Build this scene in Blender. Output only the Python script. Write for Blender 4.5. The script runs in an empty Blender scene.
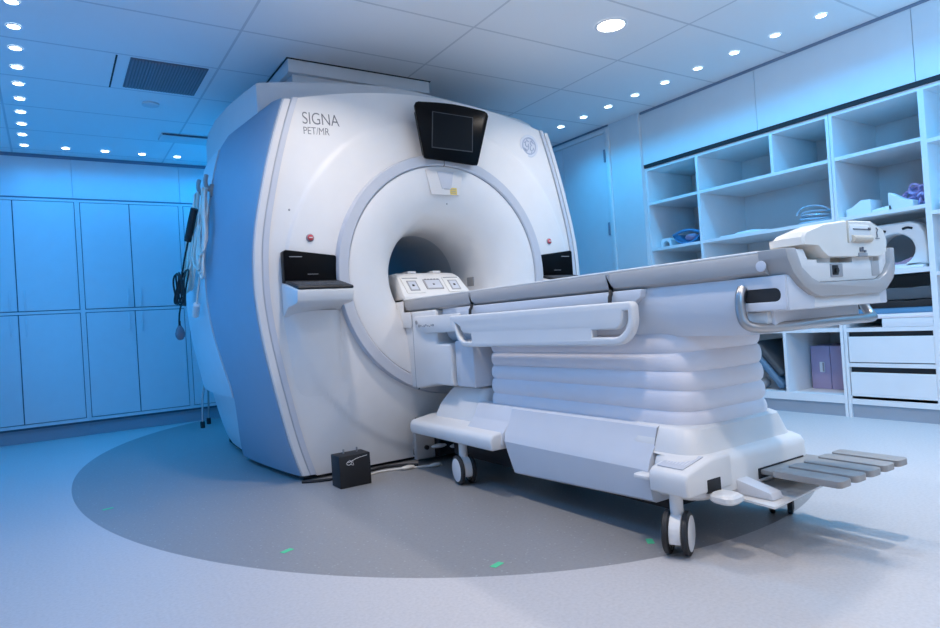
import bpy, bmesh, math, random
from mathutils import Vector, Matrix
random.seed(7)
PI = math.pi
C = bpy.context.scene.collection
OFF = {}

# ------------------------------------------------------------------ materials
def new_mat(name):
    m = bpy.data.materials.new(name); m.use_nodes = True
    return m, m.node_tree.nodes, m.node_tree.links, m.node_tree.nodes['Principled BSDF']

def mat(name, col, rough=.4, metal=0., emit=0., ecol=None, noise=0., spec=.5, coat=0., trans=0., alpha=1.):
    m, n, l, b = new_mat(name)
    b.inputs['Base Color'].default_value = (*col, 1)
    b.inputs['Roughness'].default_value = rough
    b.inputs['Metallic'].default_value = metal
    b.inputs['Specular IOR Level'].default_value = spec
    b.inputs['Coat Weight'].default_value = coat
    b.inputs['Transmission Weight'].default_value = trans
    if emit:
        b.inputs['Emission Color'].default_value = (*(ecol or col), 1)
        b.inputs['Emission Strength'].default_value = emit
    tc = n.new('ShaderNodeTexCoord'); t = n.new('ShaderNodeTexNoise')
    t.inputs['Scale'].default_value = 9.; t.inputs['Detail'].default_value = 3
    l.new(tc.outputs['Object'], t.inputs['Vector'])
    mx = n.new('ShaderNodeMix'); mx.data_type = 'RGBA'
    k = .03 + noise
    mx.inputs['A'].default_value = tuple(c*(1-k) for c in col) + (1,)
    mx.inputs['B'].default_value = tuple(min(1, c*(1+k)) for c in col) + (1,)
    l.new(t.outputs['Fac'], mx.inputs['Factor']); l.new(mx.outputs['Result'], b.inputs['Base Color'])
    return m

M = dict(
    white=mat('white_plastic', (.80, .785, .77), .38),
    cover=mat('cover_white', (.82, .80, .785), .48),
    funnel=mat('funnel_white', (.80, .79, .79), .40),
    trim=mat('trim_white', (.76, .74, .73), .4),
    trim2=mat('trim_grey', (.60, .62, .68), .42),
    ring=mat('ring_grey', (.56, .58, .64), .35),
    side=mat('side_panel_shaded', (.29, .37, .47), .45),  # darker tone carries the shade of the side facing
    plate=mat('plate_white', (.66, .70, .74), .45),
    bore=mat('bore_liner', (.55, .58, .62), .5),
    taupe=mat('taupe_plastic', (.43, .41, .40), .42),
    cream=mat('cream_plastic', (.80, .74, .66), .4),
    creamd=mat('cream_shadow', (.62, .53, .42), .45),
    ivory=mat('ivory_pad', (.80, .78, .75), .55),
    bellow=mat('bellows_vinyl', (.86, .82, .85), .5),
    hull=mat('hull_white', (.70, .71, .75), .36),
    black=mat('black_gloss', (.003, .003, .004), .28, spec=.10),
    screen=mat('screen_black', (.005, .006, .008), .3, spec=.12),
    blackm=mat('black_matte', (.012, .012, .014), .6),
    dark=mat('dark_gap', (.02, .022, .026), .8),
    rubber=mat('black_rubber', (.02, .02, .022), .55),
    grey=mat('mid_grey', (.34, .34, .35), .5),
    slat=mat('pedal_grey', (.36, .34, .325), .45),
    steel=mat('brushed_steel', (.46, .45, .45), .32, metal=1.),
    text=mat('lettering_grey', (.16, .16, .18), .5),
    logo=mat('logo_grey', (.42, .47, .58), .4),
    logol=mat('logo_pale', (.70, .72, .78), .4),
    red=mat('button_red', (.55, .06, .08), .35),
    redr=mat('button_collar', (.35, .30, .32), .4),
    yellow=mat('sticker_yellow', (.75, .55, .10), .5),
    cab=mat('cabinet_laminate', (.68, .72, .76), .45),
    cabc=mat('cabinet_carcass', (.10, .13, .17), .6),
    plinth=mat('plinth_laminate', (.33, .38, .45), .5),
    shelf=mat('shelf_laminate', (.78, .80, .82), .45),
    shelfb=mat('shelf_back', (.64, .65, .66), .55),
    wall=mat('wall_paint', (.70, .72, .74), .6),
    strip=mat('shadow_strip', (.012, .013, .018), .6),
    line=mat('joint_line', (.20, .24, .32), .7),
    foamb=mat('blue_foam', (.06, .22, .42), .55),
    matg=mat('dark_mat', (.07, .085, .10), .55),
    matb=mat('pad_blue', (.10, .28, .48), .5),
    paper=mat('paper_white', (.75, .77, .80), .6),
    lilac=mat('lilac_card', (.36, .30, .46), .5),
    purple=mat('purple_plastic', (.55, .46, .80), .35),
    clear=mat('clear_blue_tube', (.62, .74, .86), .15, trans=.45),
    cable=mat('pale_cable', (.80, .74, .66), .5),
    bulb=mat('grey_bulb', (.20, .17, .20), .5),
    green=mat('green_tape', (.10, .62, .30), .6),
    vent=mat('vent_grey', (.14, .15, .19), .55),
    lamp=mat('lamp_glow', (1, .98, .96), .5, emit=9.),
    spot=mat('spot_glow', (.75, .93, 1), .5, emit=9.),
    rim=mat('lamp_rim', (.75, .75, .76), .4),
    tilelike=mat('ceiling_box_white', (.66, .67, .69), .6),
)

def floor_mat():
    m, n, l, b = new_mat('terrazzo_vinyl')
    g = n.new('ShaderNodeNewGeometry'); s = n.new('ShaderNodeSeparateXYZ'); l.new(g.outputs['Position'], s.inputs[0])
    def math_(op, a, bb=None):
        x = n.new('ShaderNodeMath'); x.operation = op
        for i, v in enumerate((a, bb)):
            if v is None: continue
            if isinstance(v, (int, float)): x.inputs[i].default_value = v
            else: l.new(v, x.inputs[i])
        return x.outputs[0]
    ex = math_('POWER', math_('ABSOLUTE', math_('DIVIDE', math_('SUBTRACT', s.outputs[0], 2.087), 2.03)), 2.05)
    ey = math_('POWER', math_('ABSOLUTE', math_('DIVIDE', math_('SUBTRACT', s.outputs[1], 4.28), 2.86)), 2.05)
    d = math_('ADD', ex, ey)
    inside = math_('LESS_THAN', d, 1.)
    v = n.new('ShaderNodeTexNoise'); v.inputs['Scale'].default_value = 90; v.inputs['Detail'].default_value = 2
    l.new(g.outputs['Position'], v.inputs['Vector'])
    r = n.new('ShaderNodeValToRGB'); l.new(v.outputs['Fac'], r.inputs[0])
    r.color_ramp.elements[0].position = .30; r.color_ramp.elements[0].color = (.92, .92, .92, 1)
    r.color_ramp.elements[1].position = .68; r.color_ramp.elements[1].color = (1.04, 1.04, 1.04, 1)
    e = r.color_ramp.elements.new(.5); e.color = (.99, .99, .99, 1)
    v2 = n.new('ShaderNodeTexVoronoi'); v2.inputs['Scale'].default_value = 34; l.new(g.outputs['Position'], v2.inputs['Vector'])
    sp = math_('LESS_THAN', v2.outputs['Distance'], .13)
    base = n.new('ShaderNodeMix'); base.data_type = 'RGBA'; l.new(inside, base.inputs['Factor'])
    base.inputs['A'].default_value = (.565, .535, .53, 1); base.inputs['B'].default_value = (.29, .28, .28, 1)
    mu = n.new('ShaderNodeMix'); mu.data_type = 'RGBA'; mu.blend_type = 'MULTIPLY'; mu.inputs['Factor'].default_value = 1
    l.new(base.outputs['Result'], mu.inputs['A']); l.new(r.outputs['Color'], mu.inputs['B'])
    fl = n.new('ShaderNodeMix'); fl.data_type = 'RGBA'
    l.new(math_('MULTIPLY', sp, .30), fl.inputs['Factor']); l.new(mu.outputs['Result'], fl.inputs['A']); fl.inputs['B'].default_value = (.62, .62, .65, 1)
    l.new(fl.outputs['Result'], b.inputs['Base Color']); b.inputs['Roughness'].default_value = .42
    return m

def ceil_mat():
    m, n, l, b = new_mat('ceiling_tiles')
    g = n.new('ShaderNodeNewGeometry'); s = n.new('ShaderNodeSeparateXYZ'); l.new(g.outputs['Position'], s.inputs[0])
    def math_(op, a, bb=None):
        x = n.new('ShaderNodeMath'); x.operation = op
        for i, v in enumerate((a, bb)):
            if v is None: continue
            if isinstance(v, (int, float)): x.inputs[i].default_value = v
            else: l.new(v, x.inputs[i])
        return x.outputs[0]
    def seam(c, o, p):
        f = math_('FRACT', math_('ADD', math_('DIVIDE', math_('SUBTRACT', c, o), p), .5))
        return math_('LESS_THAN', math_('MULTIPLY', math_('ABSOLUTE', math_('SUBTRACT', f, .5)), p), .0075)
    k = math_('MAXIMUM', seam(s.outputs[0], 1.0, 1.2), seam(s.outputs[1], 3.13, .6))
    nz = n.new('ShaderNodeTexNoise'); nz.inputs['Scale'].default_value = 1.1; l.new(g.outputs['Position'], nz.inputs['Vector'])
    mx = n.new('ShaderNodeMix'); mx.data_type = 'RGBA'; l.new(math_('MULTIPLY', k, .5), mx.inputs['Factor'])
    mx.inputs['A'].default_value = (.84, .84, .85, 1); mx.inputs['B'].default_value = (.40, .42, .46, 1)
    l.new(mx.outputs['Result'], b.inputs['Base Color']); b.inputs['Roughness'].default_value = .7
    return m
M['floor'] = floor_mat(); M['ceil'] = ceil_mat()

# ------------------------------------------------------------------ mesh tools
def rr(x0, x1, y0, y1, r, n=6):
    out = []
    for cx, cy, a in ((x1-r, y1-r, 0), (x0+r, y1-r, 90), (x0+r, y0+r, 180), (x1-r, y0+r, 270)):
        for i in range(n+1):
            t = math.radians(a + 90*i/n); out.append((cx+r*math.cos(t), cy+r*math.sin(t)))
    return out

def interp(tab, z):
    if z <= tab[0][0]: return tab[0][1]
    for i in range(len(tab)-1):
        a, b = tab[i], tab[i+1]
        if z <= b[0]:
            m0 = (b[1]-tab[i-1][1])/(b[0]-tab[i-1][0]) if i > 0 else (b[1]-a[1])/(b[0]-a[0])
            m1 = (tab[i+2][1]-a[1])/(tab[i+2][0]-a[0]) if i+2 < len(tab) else (b[1]-a[1])/(b[0]-a[0])
            h = b[0]-a[0]; t = (z-a[0])/h
            return (2*t**3-3*t*t+1)*a[1]+(t**3-2*t*t+t)*h*m0+(-2*t**3+3*t*t)*b[1]+(t**3-t*t)*h*m1
    return tab[-1][1]

class MB:
    def __init__(s): s.bm = bmesh.new()
    def join(s, t, mtx=None):
        if mtx is not None: bmesh.ops.transform(t, matrix=mtx, verts=t.verts)
        me = bpy.data.meshes.new('t'); t.to_mesh(me); t.free(); s.bm.from_mesh(me); bpy.data.meshes.remove(me)
        return s
    def box(s, x0, x1, y0, y1, z0, z1, bev=0, seg=2, mtx=None):
        t = bmesh.new(); bmesh.ops.create_cube(t, size=1)
        for v in t.verts: v.co = Vector(((x0+x1)/2+v.co.x*(x1-x0), (y0+y1)/2+v.co.y*(y1-y0), (z0+z1)/2+v.co.z*(z1-z0)))
        if bev: bmesh.ops.bevel(t, geom=t.edges[:], offset=bev, segments=seg, profile=.5, affect='EDGES', clamp_overlap=True)
        return s.join(t, mtx)
    def prism(s, poly, ax, a, b, bev=0, seg=2, mtx=None):
        f = {'X': lambda p, h: (h, p[0], p[1]), 'Y': lambda p, h: (p[0], h, p[1]), 'Z': lambda p, h: (p[0], p[1], h)}[ax]
        t = bmesh.new()
        A = [t.verts.new(f(p, a)) for p in poly]; B = [t.verts.new(f(p, b)) for p in poly]
        n = len(poly)
        t.faces.new(A); t.faces.new(B[::-1])
        for i in range(n): t.faces.new((A[i], B[i], B[(i+1) % n], A[(i+1) % n]))
        bmesh.ops.recalc_face_normals(t, faces=t.faces)
        if bev: bmesh.ops.bevel(t, geom=t.edges[:], offset=bev, segments=seg, profile=.5, affect='EDGES', clamp_overlap=True)
        return s.join(t, mtx)
    def loft(s, rings, cap0=True, cap1=True, closed=True, mtx=None):
        t = bmesh.new(); R = [[t.verts.new(p) for p in r] for r in rings]; n = len(rings[0])
        for a, b in zip(R, R[1:]):
            for i in range(n if closed else n-1):
                j = (i+1) % n
                try: t.faces.new((a[i], a[j], b[j], b[i]))
                except ValueError: pass
        if cap0: t.faces.new(R[0][::-1])
        if cap1: t.faces.new(R[-1])
        bmesh.ops.recalc_face_normals(t, faces=t.faces)
        return s.join(t, mtx)
    def lathe(s, prof, c=(0, 0, 0), axis=(0, 0, 1), n=24, loop=False):
        # prof: (radius, height along the axis)
        q = Vector(axis).normalized().to_track_quat('Z', 'Y').to_matrix().to_4x4()
        mt = Matrix.Translation(c) @ q
        t = bmesh.new(); rings = []
        for r, h in prof:
            if r < 1e-6: rings.append([t.verts.new((0, 0, h))])
            else: rings.append([t.verts.new((r*math.cos(2*PI*i/n), r*math.sin(2*PI*i/n), h)) for i in range(n)])
        pairs = list(zip(rings, rings[1:])) + ([(rings[-1], rings[0])] if loop else [])
        for a, b in pairs:
            for i in range(n):
                j = (i+1) % n
                if len(a) == 1 and len(b) == 1: continue
                if len(a) == 1: t.faces.new((a[0], b[i], b[j]))
                elif len(b) == 1: t.faces.new((a[i], a[j], b[0]))
                else: t.faces.new((a[i], a[j], b[j], b[i]))
        bmesh.ops.recalc_face_normals(t, faces=t.faces)
        return s.join(t, mt)
    def cyl(s, p0, p1, r, n=20, bev=.0):
        p0, p1 = Vector(p0), Vector(p1); L = (p1-p0).length
        if bev: pr = [(0, 0), (r-bev, 0), (r, bev), (r, L-bev), (r-bev, L), (0, L)]
        else: pr = [(0, 0), (r, 0), (r, L), (0, L)]
        return s.lathe(pr, p0, p1-p0, n)
    def tube(s, pts, r, n=8, closed=False, smooth=0):
        pts = [Vector(p) for p in pts]
        for _ in range(smooth):
            q = [] if closed else [pts[0]]
            rng = range(len(pts)) if closed else range(len(pts)-1)
            for i in rng:
                a, b = pts[i], pts[(i+1) % len(pts)]
                q += [a.lerp(b, .25), a.lerp(b, .75)]
            if not closed: q.append(pts[-1])
            pts = q
        t = bmesh.new(); N = len(pts); up = None; rings = []
        for i, p in enumerate(pts):
            d = (pts[(i+1) % N]-pts[i-1]) if closed else (pts[min(i+1, N-1)]-pts[max(i-1, 0)])
            if d.length < 1e-9: d = Vector((0, 0, 1))
            d.normalize()
            if up is None: up = d.orthogonal().normalized()
            up = (up-d*up.dot(d))
            up = up.normalized() if up.length > 1e-6 else d.orthogonal().normalized()
            w = d.cross(up)
            rings.append([t.verts.new(p+(up*math.cos(2*PI*k/n)+w*math.sin(2*PI*k/n))*r) for k in range(n)])
        pr = list(zip(rings, rings[1:])) + ([(rings[-1], rings[0])] if closed else [])
        for a, b in pr:
            for k in range(n): t.faces.new((a[k], a[(k+1) % n], b[(k+1) % n], b[k]))
        if not closed:
            t.faces.new(rings[0][::-1]); t.faces.new(rings[-1])
        bmesh.ops.recalc_face_normals(t, faces=t.faces)
        return s.join(t)
    def ball(s, c, rx, ry, rz, seg=16):
        t = bmesh.new(); bmesh.ops.create_uvsphere(t, u_segments=seg, v_segments=seg//2+2, radius=1)
        for v in t.verts: v.co = Vector((c[0]+v.co.x*rx, c[1]+v.co.y*ry, c[2]+v.co.z*rz))
        return s.join(t)
    def plate(s, outline, holes, depth, bev, mtx):
        # flat plate from 2D outlines with holes, local XY, extruded +-depth, then placed
        cu = bpy.data.curves.new('p', 'CURVE'); cu.dimensions = '2D'; cu.fill_mode = 'BOTH'
        cu.extrude = depth-bev; cu.bevel_depth = bev; cu.bevel_resolution = 2; cu.offset = -bev
        for pl in [outline]+list(holes):
            sp = cu.splines.new('POLY'); sp.points.add(len(pl)-1); sp.use_cyclic_u = True
            for p, q in zip(sp.points, pl): p.co = (q[0], q[1], 0, 1)
        return s.curve(cu, mtx)
    def curve(s, cu, mtx):
        o = bpy.data.objects.new('p', cu); C.objects.link(o)
        dg = bpy.context.evaluated_depsgraph_get(); dg.update()
        me = bpy.data.meshes.new_from_object(o.evaluated_get(dg))
        t = bmesh.new(); t.from_mesh(me); bmesh.ops.remove_doubles(t, verts=t.verts, dist=1e-5)
        bmesh.ops.recalc_face_normals(t, faces=t.faces)
        bpy.data.objects.remove(o); bpy.data.curves.remove(cu); bpy.data.meshes.remove(me)
        return s.join(t, mtx)
    def write(s, txt, size, mtx, ext=.0006, off=0., space=1.):
        cu = bpy.data.curves.new('t', 'FONT'); cu.body = txt; cu.size = size; cu.extrude = ext; cu.offset = off; cu.space_character = space
        return s.curve(cu, mtx)

def obj(name, mb, m, parent=None, ang=35, label=None, origin=None):
    me = bpy.data.meshes.new(name)
    bmesh.ops.remove_doubles(mb.bm, verts=mb.bm.verts, dist=1e-6)
    o = bpy.data.objects.new(name, me)
    if parent is not None: off = OFF[parent]
    elif origin is not None: off = Vector(origin)
    else:
        xs = [v.co for v in mb.bm.verts]
        lo = Vector([min(v[i] for v in xs) for i in range(3)]); hi = Vector([max(v[i] for v in xs) for i in range(3)])
        off = Vector(((lo.x+hi.x)/2, (lo.y+hi.y)/2, lo.z))
    bmesh.ops.translate(mb.bm, verts=mb.bm.verts, vec=-off)
    mb.bm.to_mesh(me); mb.bm.free()
    for p in me.polygons: p.use_smooth = True
    me.set_sharp_from_angle(angle=math.radians(ang))
    me.materials.append(m if not isinstance(m, str) else M[m])
    C.objects.link(o)
    if parent is not None: o.parent = parent
    else: o.location = off
    OFF[o] = off
    if label: o['label'] = label
    return o

def thing(name, label, cat, loc, group=None):
    o = bpy.data.objects.new(name, None); C.objects.link(o); o.location = loc; o.empty_display_size = .1
    OFF[o] = Vector(loc); o['label'] = label; o['category'] = cat
    if group: o['group'] = group
    return o

def tag(o, label, cat, group=None):
    o['label'] = label; o['category'] = cat
    if group: o['group'] = group
    return o

def struct(name, mb, m, parent=None):
    o = obj(name, mb, m, parent)
    if parent is None: o['kind'] = 'structure'
    return o

def dup(root, loc, label, group=None, rot=None):
    r = root.copy(); C.objects.link(r); r.location = loc; r['label'] = label
    if rot is not None: r.rotation_euler = rot
    if group: r['group'] = group
    for ch in list(root.children):
        c = ch.copy(); C.objects.link(c); c.parent = r
        for g in list(ch.children):
            d = g.copy(); C.objects.link(d); d.parent = c
    return r

ZC = 2.558          # ceiling height
# ------------------------------------------------------------------ the room
XL, XR, YB, YF = -.78, 5.12, 6.9, -1.4
struct('floor', MB().box(XL-.1, XR+.1, YF-.1, YB+.6, -.08, 0), 'floor')
struct('ceiling', MB().box(XL-.1, XR+.1, YF-.1, YB+.6, ZC, ZC+.08), 'ceil')
struct('wall_left', MB().box(XL-.1, XL, YF, YB+.6, 0, ZC), 'wall')
struct('wall_front', MB().box(XL, XR, YF-.1, YF, 0, ZC), 'wall')
struct('wall_back', MB().box(XL-.1, XR+.1, YB+.5, YB+.6, 0, ZC), 'wall')
wr = MB()
wr.box(XR, XR+.1, YF, 3.93, 0, ZC)
wr.box(4.45, XR+.1, 3.908, YB+.5, 0, ZC)
# bulkhead panels over the shelves
for a, b in ((YF, -.35), (-.346, .70), (.704, 1.752), (1.756, 2.80), (2.804, 3.905)):
    wr.box(4.478, XR, a, b, 2.092, ZC-.018)
wr.box(4.49, XR, YF, 3.905, 2.10, ZC)
struct('wall_right', wr, 'wall')
bh = MB()
for a, b in ((XL, .233), (.237, 1.142), (1.146, 2.05), (2.054, 2.96), (2.964, 3.9), (3.904, 4.45)):
    bh.box(a, b, 6.88, YB+.5, 2.175, ZC-.03)
bh.box(XL, 4.45, 6.90, YB+.5, 2.16, ZC)
struct('wall_bulkhead', bh, 'cab')
struct('trim_1', MB().box(4.482, XR, .55, 3.906, 2.062, 2.092), 'strip')
struct('trim_2', MB().box(4.466, 4.49, YF, 3.9, ZC-.018, ZC-.0005), 'line')
struct('trim_3', MB().box(XL, 4.45, 6.872, 6.90, ZC-.03, ZC-.0005), 'line')
struct('trim_4', MB().box(4.44, 4.45, 4.27, 6.872, ZC-.014, ZC-.0005), 'line')
struct('trim_5', MB().box(XL, 4.45, 6.886, 6.90, 2.160, 2.175), 'line')

def door_leaf(name, y0, y1, hinge):
    d = struct(name, MB().box(4.436, 4.449, y0, y1, .012, 2.485, .002, 1), 'cab')
    for z in (.45, 1.59, 2.275):
        obj('hinge', MB().box(4.424, 4.437, hinge-.009, hinge+.009, z-.06, z+.06, .003), 'line', d)
    return d
door_leaf('door_1', 4.312, 4.897, 4.322)
door_leaf('door_2', 4.901, 5.49, 5.48)
fr = MB()
fr.box(4.430, 4.449, 4.262, 4.308, 0, 2.53, .003); fr.box(4.430, 4.449, 5.494, 5.54, 0, 2.53, .003); fr.box(4.430, 4.449, 4.308, 5.494, 2.489, 2.53, .003)
struct('trim_6', fr, 'wall')

# ------------------------------------------------------------------ tall cabinets on the back wall
def tall_cabinet(x0, mid, x1, label, group):
    t = thing('tall_cabinet', label, 'cabinet', ((x0+x1)/2, 6.88, 0), group)
    obj('carcass', MB().box(x0-.0245, x1+.0245, 6.898, 7.38, .115, 2.16), 'cabc', t)
    obj('plinth', MB().box(x0-.0245, x1+.0245, 6.93, 7.36, 0, .135), 'plinth', t)
    fm = MB(); fm.box(x0-.0245, x0-.006, 6.881, 6.9, .135, 2.16); fm.box(x1+.006, x1+.0245, 6.881, 6.9, .135, 2.16)
    fm.box(x0-.0245, x1+.0245, 6.8805, 6.9, 1.127, 1.151); fm.box(x0-.0245, x1+.0245, 6.8805, 6.9, 2.141, 2.16); fm.box(x0-.0245, x1+.0245, 6.8805, 6.9, .135, .162)
    obj('face_frame', fm, 'cab', t)
    for z0, z1, hz in ((1.158, 2.135, 1.255), (.168, 1.12, 1.02)):
        for a, b, s in ((x0, mid-.004, -1), (mid+.004, x1, 1)):
            d = obj('door', MB().box(a, b, 6.878, 6.897, z0, z1, .002, 1), 'cab', t)
            hx = mid+s*.055
            h = MB().box(hx-.007, hx+.007, 6.853, 6.861, hz-.085, hz+.085, .003)
            h.box(hx-.006, hx+.006, 6.858, 6.88, hz-.078, hz-.066, .001); h.box(hx-.006, hx+.006, 6.858, 6.88, hz+.066, hz+.078, .001)
            obj('handle', h, 'cab', d)
    return t
G = None
tall_cabinet(-.69, -.225, .238, 'blue-lit white tall cupboard at the left photo edge, its left half cut off', G)
tall_cabinet(.288, .688, 1.118, 'blue-lit white tall cupboard showing both double doors, left of the scanner', G)
tall_cabinet(1.168, 1.60, 2.03, 'blue-lit white tall cupboard mostly hidden behind the scanner, beside the hanging cables', G)

# ------------------------------------------------------------------ open shelving on the right wall
SX, SB = 4.494, 5.095
def shelf_carcass(t, y0, y1):
    obj('back_panel', MB().box(SB, XR-.003, y0, y1, .09, 2.06), 'shelfb', t)
    obj('top_board', MB().box(SX, SB, y0+.02, y1-.02, 2.035, 2.06), 'shelf', t)
    obj('plinth', MB().box(SX+.012, SB, y0+.02, y1-.02, 0, .09), 'plinth', t)
    obj('bottom_board', MB().box(SX, SB, y0+.02, y1-.02, .09, .145), 'shelf', t)
    for a, b in ((y0, y0+.02), (y1-.02, y1)):
        obj('side_panel', MB().box(SX-.002, SB, a, b, 0, 2.06), 'shelf', t)
def shelf(t, y0, y1, z, th=.024): obj('shelf', MB().box(SX+.001, SB, y0, y1, z-th, z), 'shelf', t)
ua = thing('shelving_unit', 'white open shelving unit on the right wall with a narrow column and one wide bay', 'shelf', (4.8, 3.1, 0))
shelf_carcass(ua, 2.297, 3.905)
obj('divider', MB().box(SX, SB, 3.357, 3.380, .145, 2.035), 'shelf', ua)
obj('divider', MB().box(SX, SB, 2.705, 2.729, 1.755, 2.035), 'shelf', ua)
obj('divider', MB().box(SX, SB, 2.705, 2.729, .145, .576), 'shelf', ua)
for z in (1.755, 1.347, .96, .60):
    shelf(ua, 3.38, 3.885, z); shelf(ua, 2.317, 3.357, z)
ub = thing('shelving_unit', 'white open shelving unit with a two drawer base, at the right edge of the photo', 'shelf', (4.8, 1.45, 0))
shelf_carcass(ub, .58, 2.293)
obj('divider', MB().box(SX-.002, SB, 1.724, 1.757, 0, 2.035), 'shelf', ub)
for z in (1.755, 1.347, .965): shelf(ub, 1.757, 2.273, z, .03 if z < 1 else .024)
shelf(ub, 1.757, 2.273, .600, .026)
for z in (1.735, 1.30, .93, .60): shelf(ub, .60, 1.724, z)
dk = obj('drawer_cavity', MB().box(SX+.03, SB, 1.757, 2.273, .145, .574), 'dark', ub)
for z0, z1 in ((.372, .541), (.125, .303)):
    obj('drawer', MB().box(SX, SX+.03, 1.764, 2.267, z0, z1, .002, 1), 'shelf', ub)
obj('drawer_rail', MB().box(SX+.001, SX+.03, 1.757, 2.273, .340, .366), 'shelf', ub)
obj('drawer_rail', MB().box(SX+.004, SX+.03, 1.757, 1.766, .145, .574), 'shelf', ub)
obj('door', MB().box(SX, SX+.018, .61, 1.716, .15, .57, .002, 1), 'shelf', ub)

# ------------------------------------------------------------------ ceiling fittings
def lamp(name, label, cat, x, y, r, m, group):
    t = thing(name, label, cat, (x, y, ZC), group)
    obj('rim', MB().lathe([(r, -.001), (r, -.006), (r*1.12, -.006), (r*1.22, -.001)], (x, y, ZC), (0, 0, 1), 28), 'rim', t)
    obj('diffuser', MB().lathe([(r*1.02, -.001), (r, -.004), (r*.5, -.0055), (0, -.006)], (x, y, ZC), (0, 0, 1), 28), m, t)
    return t
lamp('ceiling_downlight', 'large round white downlight in the ceiling above the patient table', 'ceiling light', 2.95, 2.75, .082, 'lamp', None)
ORD = 'first second third fourth fifth sixth seventh eighth ninth tenth'.split()
rows = []
for i in range(9): rows.append((-.078-.0035*i, 3.866+.3*i, 'small round ceiling spotlight, %s from the top in the left row' % ORD[i], 'left row of ceiling spotlights'))
for i in range(5): rows.append((-.105+.3*i, 6.592, ('small round ceiling spotlight in the back left corner where two rows meet' if i == 0 else 'small round ceiling spotlight along the back wall, %s from the left corner' % ORD[i-1]), 'back row of ceiling spotlights'))
for i in range(9): rows.append((4.056+.003*i, 4.481-.3*i, 'small round ceiling spotlight above the right wall, %s from the scanner' % ORD[i], 'right row of ceiling spotlights'))
sp0 = None
for x, y, lb, g in rows:
    if sp0 is None: sp0 = lamp('ceiling_spotlight', lb, 'ceiling light', x, y, .030, 'spot', g)
    else: dup(sp0, (x, y, ZC), lb, g)
# vent grille
v = thing('air_vent', 'dark grey rectangular air grille in the ceiling left of the scanner', 'vent', (.72, 4.62, ZC))
obj('frame', MB().prism([(.495, 4.355), (.945, 4.355), (.945, 4.875), (.495, 4.875)], 'Z', ZC-.006, ZC-.0005), 'vent', v)
sl = MB()
for i in range(24):
    x = .507+i*.018
    sl.box(x, x+.010, 4.366, 4.864, ZC-.012, ZC-.005)
obj('grille', sl, mat('vent_slats', (.20, .21, .25), .5), v)
tag(obj('access_slot', MB().box(.415, .425, 4.35, 4.92, ZC-.003, ZC-.0004), 'strip'), 'thin black slot in the ceiling beside the air grille', 'slot')
d2 = thing('air_diffuser', 'slim white slot diffuser in the ceiling just left of the scanner', 'vent', (1.05, 6.0, ZC))
obj('body', MB().box(.86, 1.28, 5.86, 6.05, ZC-.022, ZC-.0004, .006), 'tilelike', d2)
obj('slot', MB().box(.87, 1.27, 5.856, 5.862, ZC-.018, ZC-.006), 'vent', d2)
tag(obj('smoke_detector', MB().lathe([(.06, 0), (.058, -.012), (.03, -.02), (0, -.021)], (.70, 5.17, ZC), (0, 0, 1), 20), 'tilelike'), 'small flat round detector on the ceiling behind the air grille', 'detector')

# ------------------------------------------------------------------ the scanner
CX, CZ = 2.087, 1.116
HW = [(0, .955), (.03, .972), (.18, 1.018), (.35, 1.058), (.68, 1.122), (.9, 1.154), (1.1, 1.165), (1.35, 1.148), (1.65, 1.085), (1.9, 1.017), (2.12, .944), (2.3, .87)]
hw = lambda z: interp(HW, z)
ztop = lambda dx: 2.241-.156*dx*dx
FY = 3.50
ts = thing('mri_scanner', 'large white ring shaped imaging scanner filling the left half of the room', 'scanner', (CX, 4.4, 0))

def outline(inset, z0=.02, nz=40, nx=30):
    zt = 2.243-.135*.9**2
    # corner where side meets the top arc
    z = 2.0
    for _ in range(60):
        z = ztop(hw(z)-inset)
    pts = [(-(hw(z0)-inset), z0), ((hw(z0)-inset), z0)]
    right = [((hw(z0+(z-z0)*i/nz)-inset), z0+(z-z0)*i/nz) for i in range(1, nz+1)]
    w = right[-1][0]
    top = [(w-2*w*i/nx, ztop(w-2*w*i/nx)) for i in range(1, nx)]
    left = [(-x, zz) for x, zz in right[::-1]]
    return pts[:1]+pts[1:]+right+top+left

def polar_ring_panel(out, rin, ycoords, nr=26):
    # out: polygon (dx,z); returns rings from the circular hole to the outline
    angs = []
    n = len(out)
    # densify the bottom edge
    pl = []
    for i in range(n):
        a, b = out[i], out[(i+1) % n]
        k = max(1, int(math.hypot(b[0]-a[0], b[1]-a[1])/.05))
        for j in range(k): pl.append((a[0]+(b[0]-a[0])*j/k, a[1]+(b[1]-a[1])*j/k))
    rings = []
    for k in range(nr+1):
        s = k/nr; ring = []
        for x, z in pl:
            d = math.hypot(x, z-CZ); ux, uz = x/d, (z-CZ)/d
            r = rin+(d-rin)*s
            px, pz = ux*r, CZ+uz*r
            ring.append((CX+px, ycoords(px, pz, s), pz))
        rings.append(ring)
    return rings

def fy(px, pz, s):
    d = math.hypot(px-.02, pz-1.06)
    t = min(1, max(0, (d-1.02)/.018)); t = t*t*(3-2*t)
    return 3.428+.058*s**1.5+.009*t
mb = MB(); rings = polar_ring_panel(outline(.079), .70, fy, 60)
mb.loft(rings, cap0=False, cap1=False)
out = rings[-1]; mb.loft([out, [(x, 3.56, z) for x, y, z in out]], False, False)
obj('front_cover', mb, 'cover', ts, ang=25)

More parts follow.
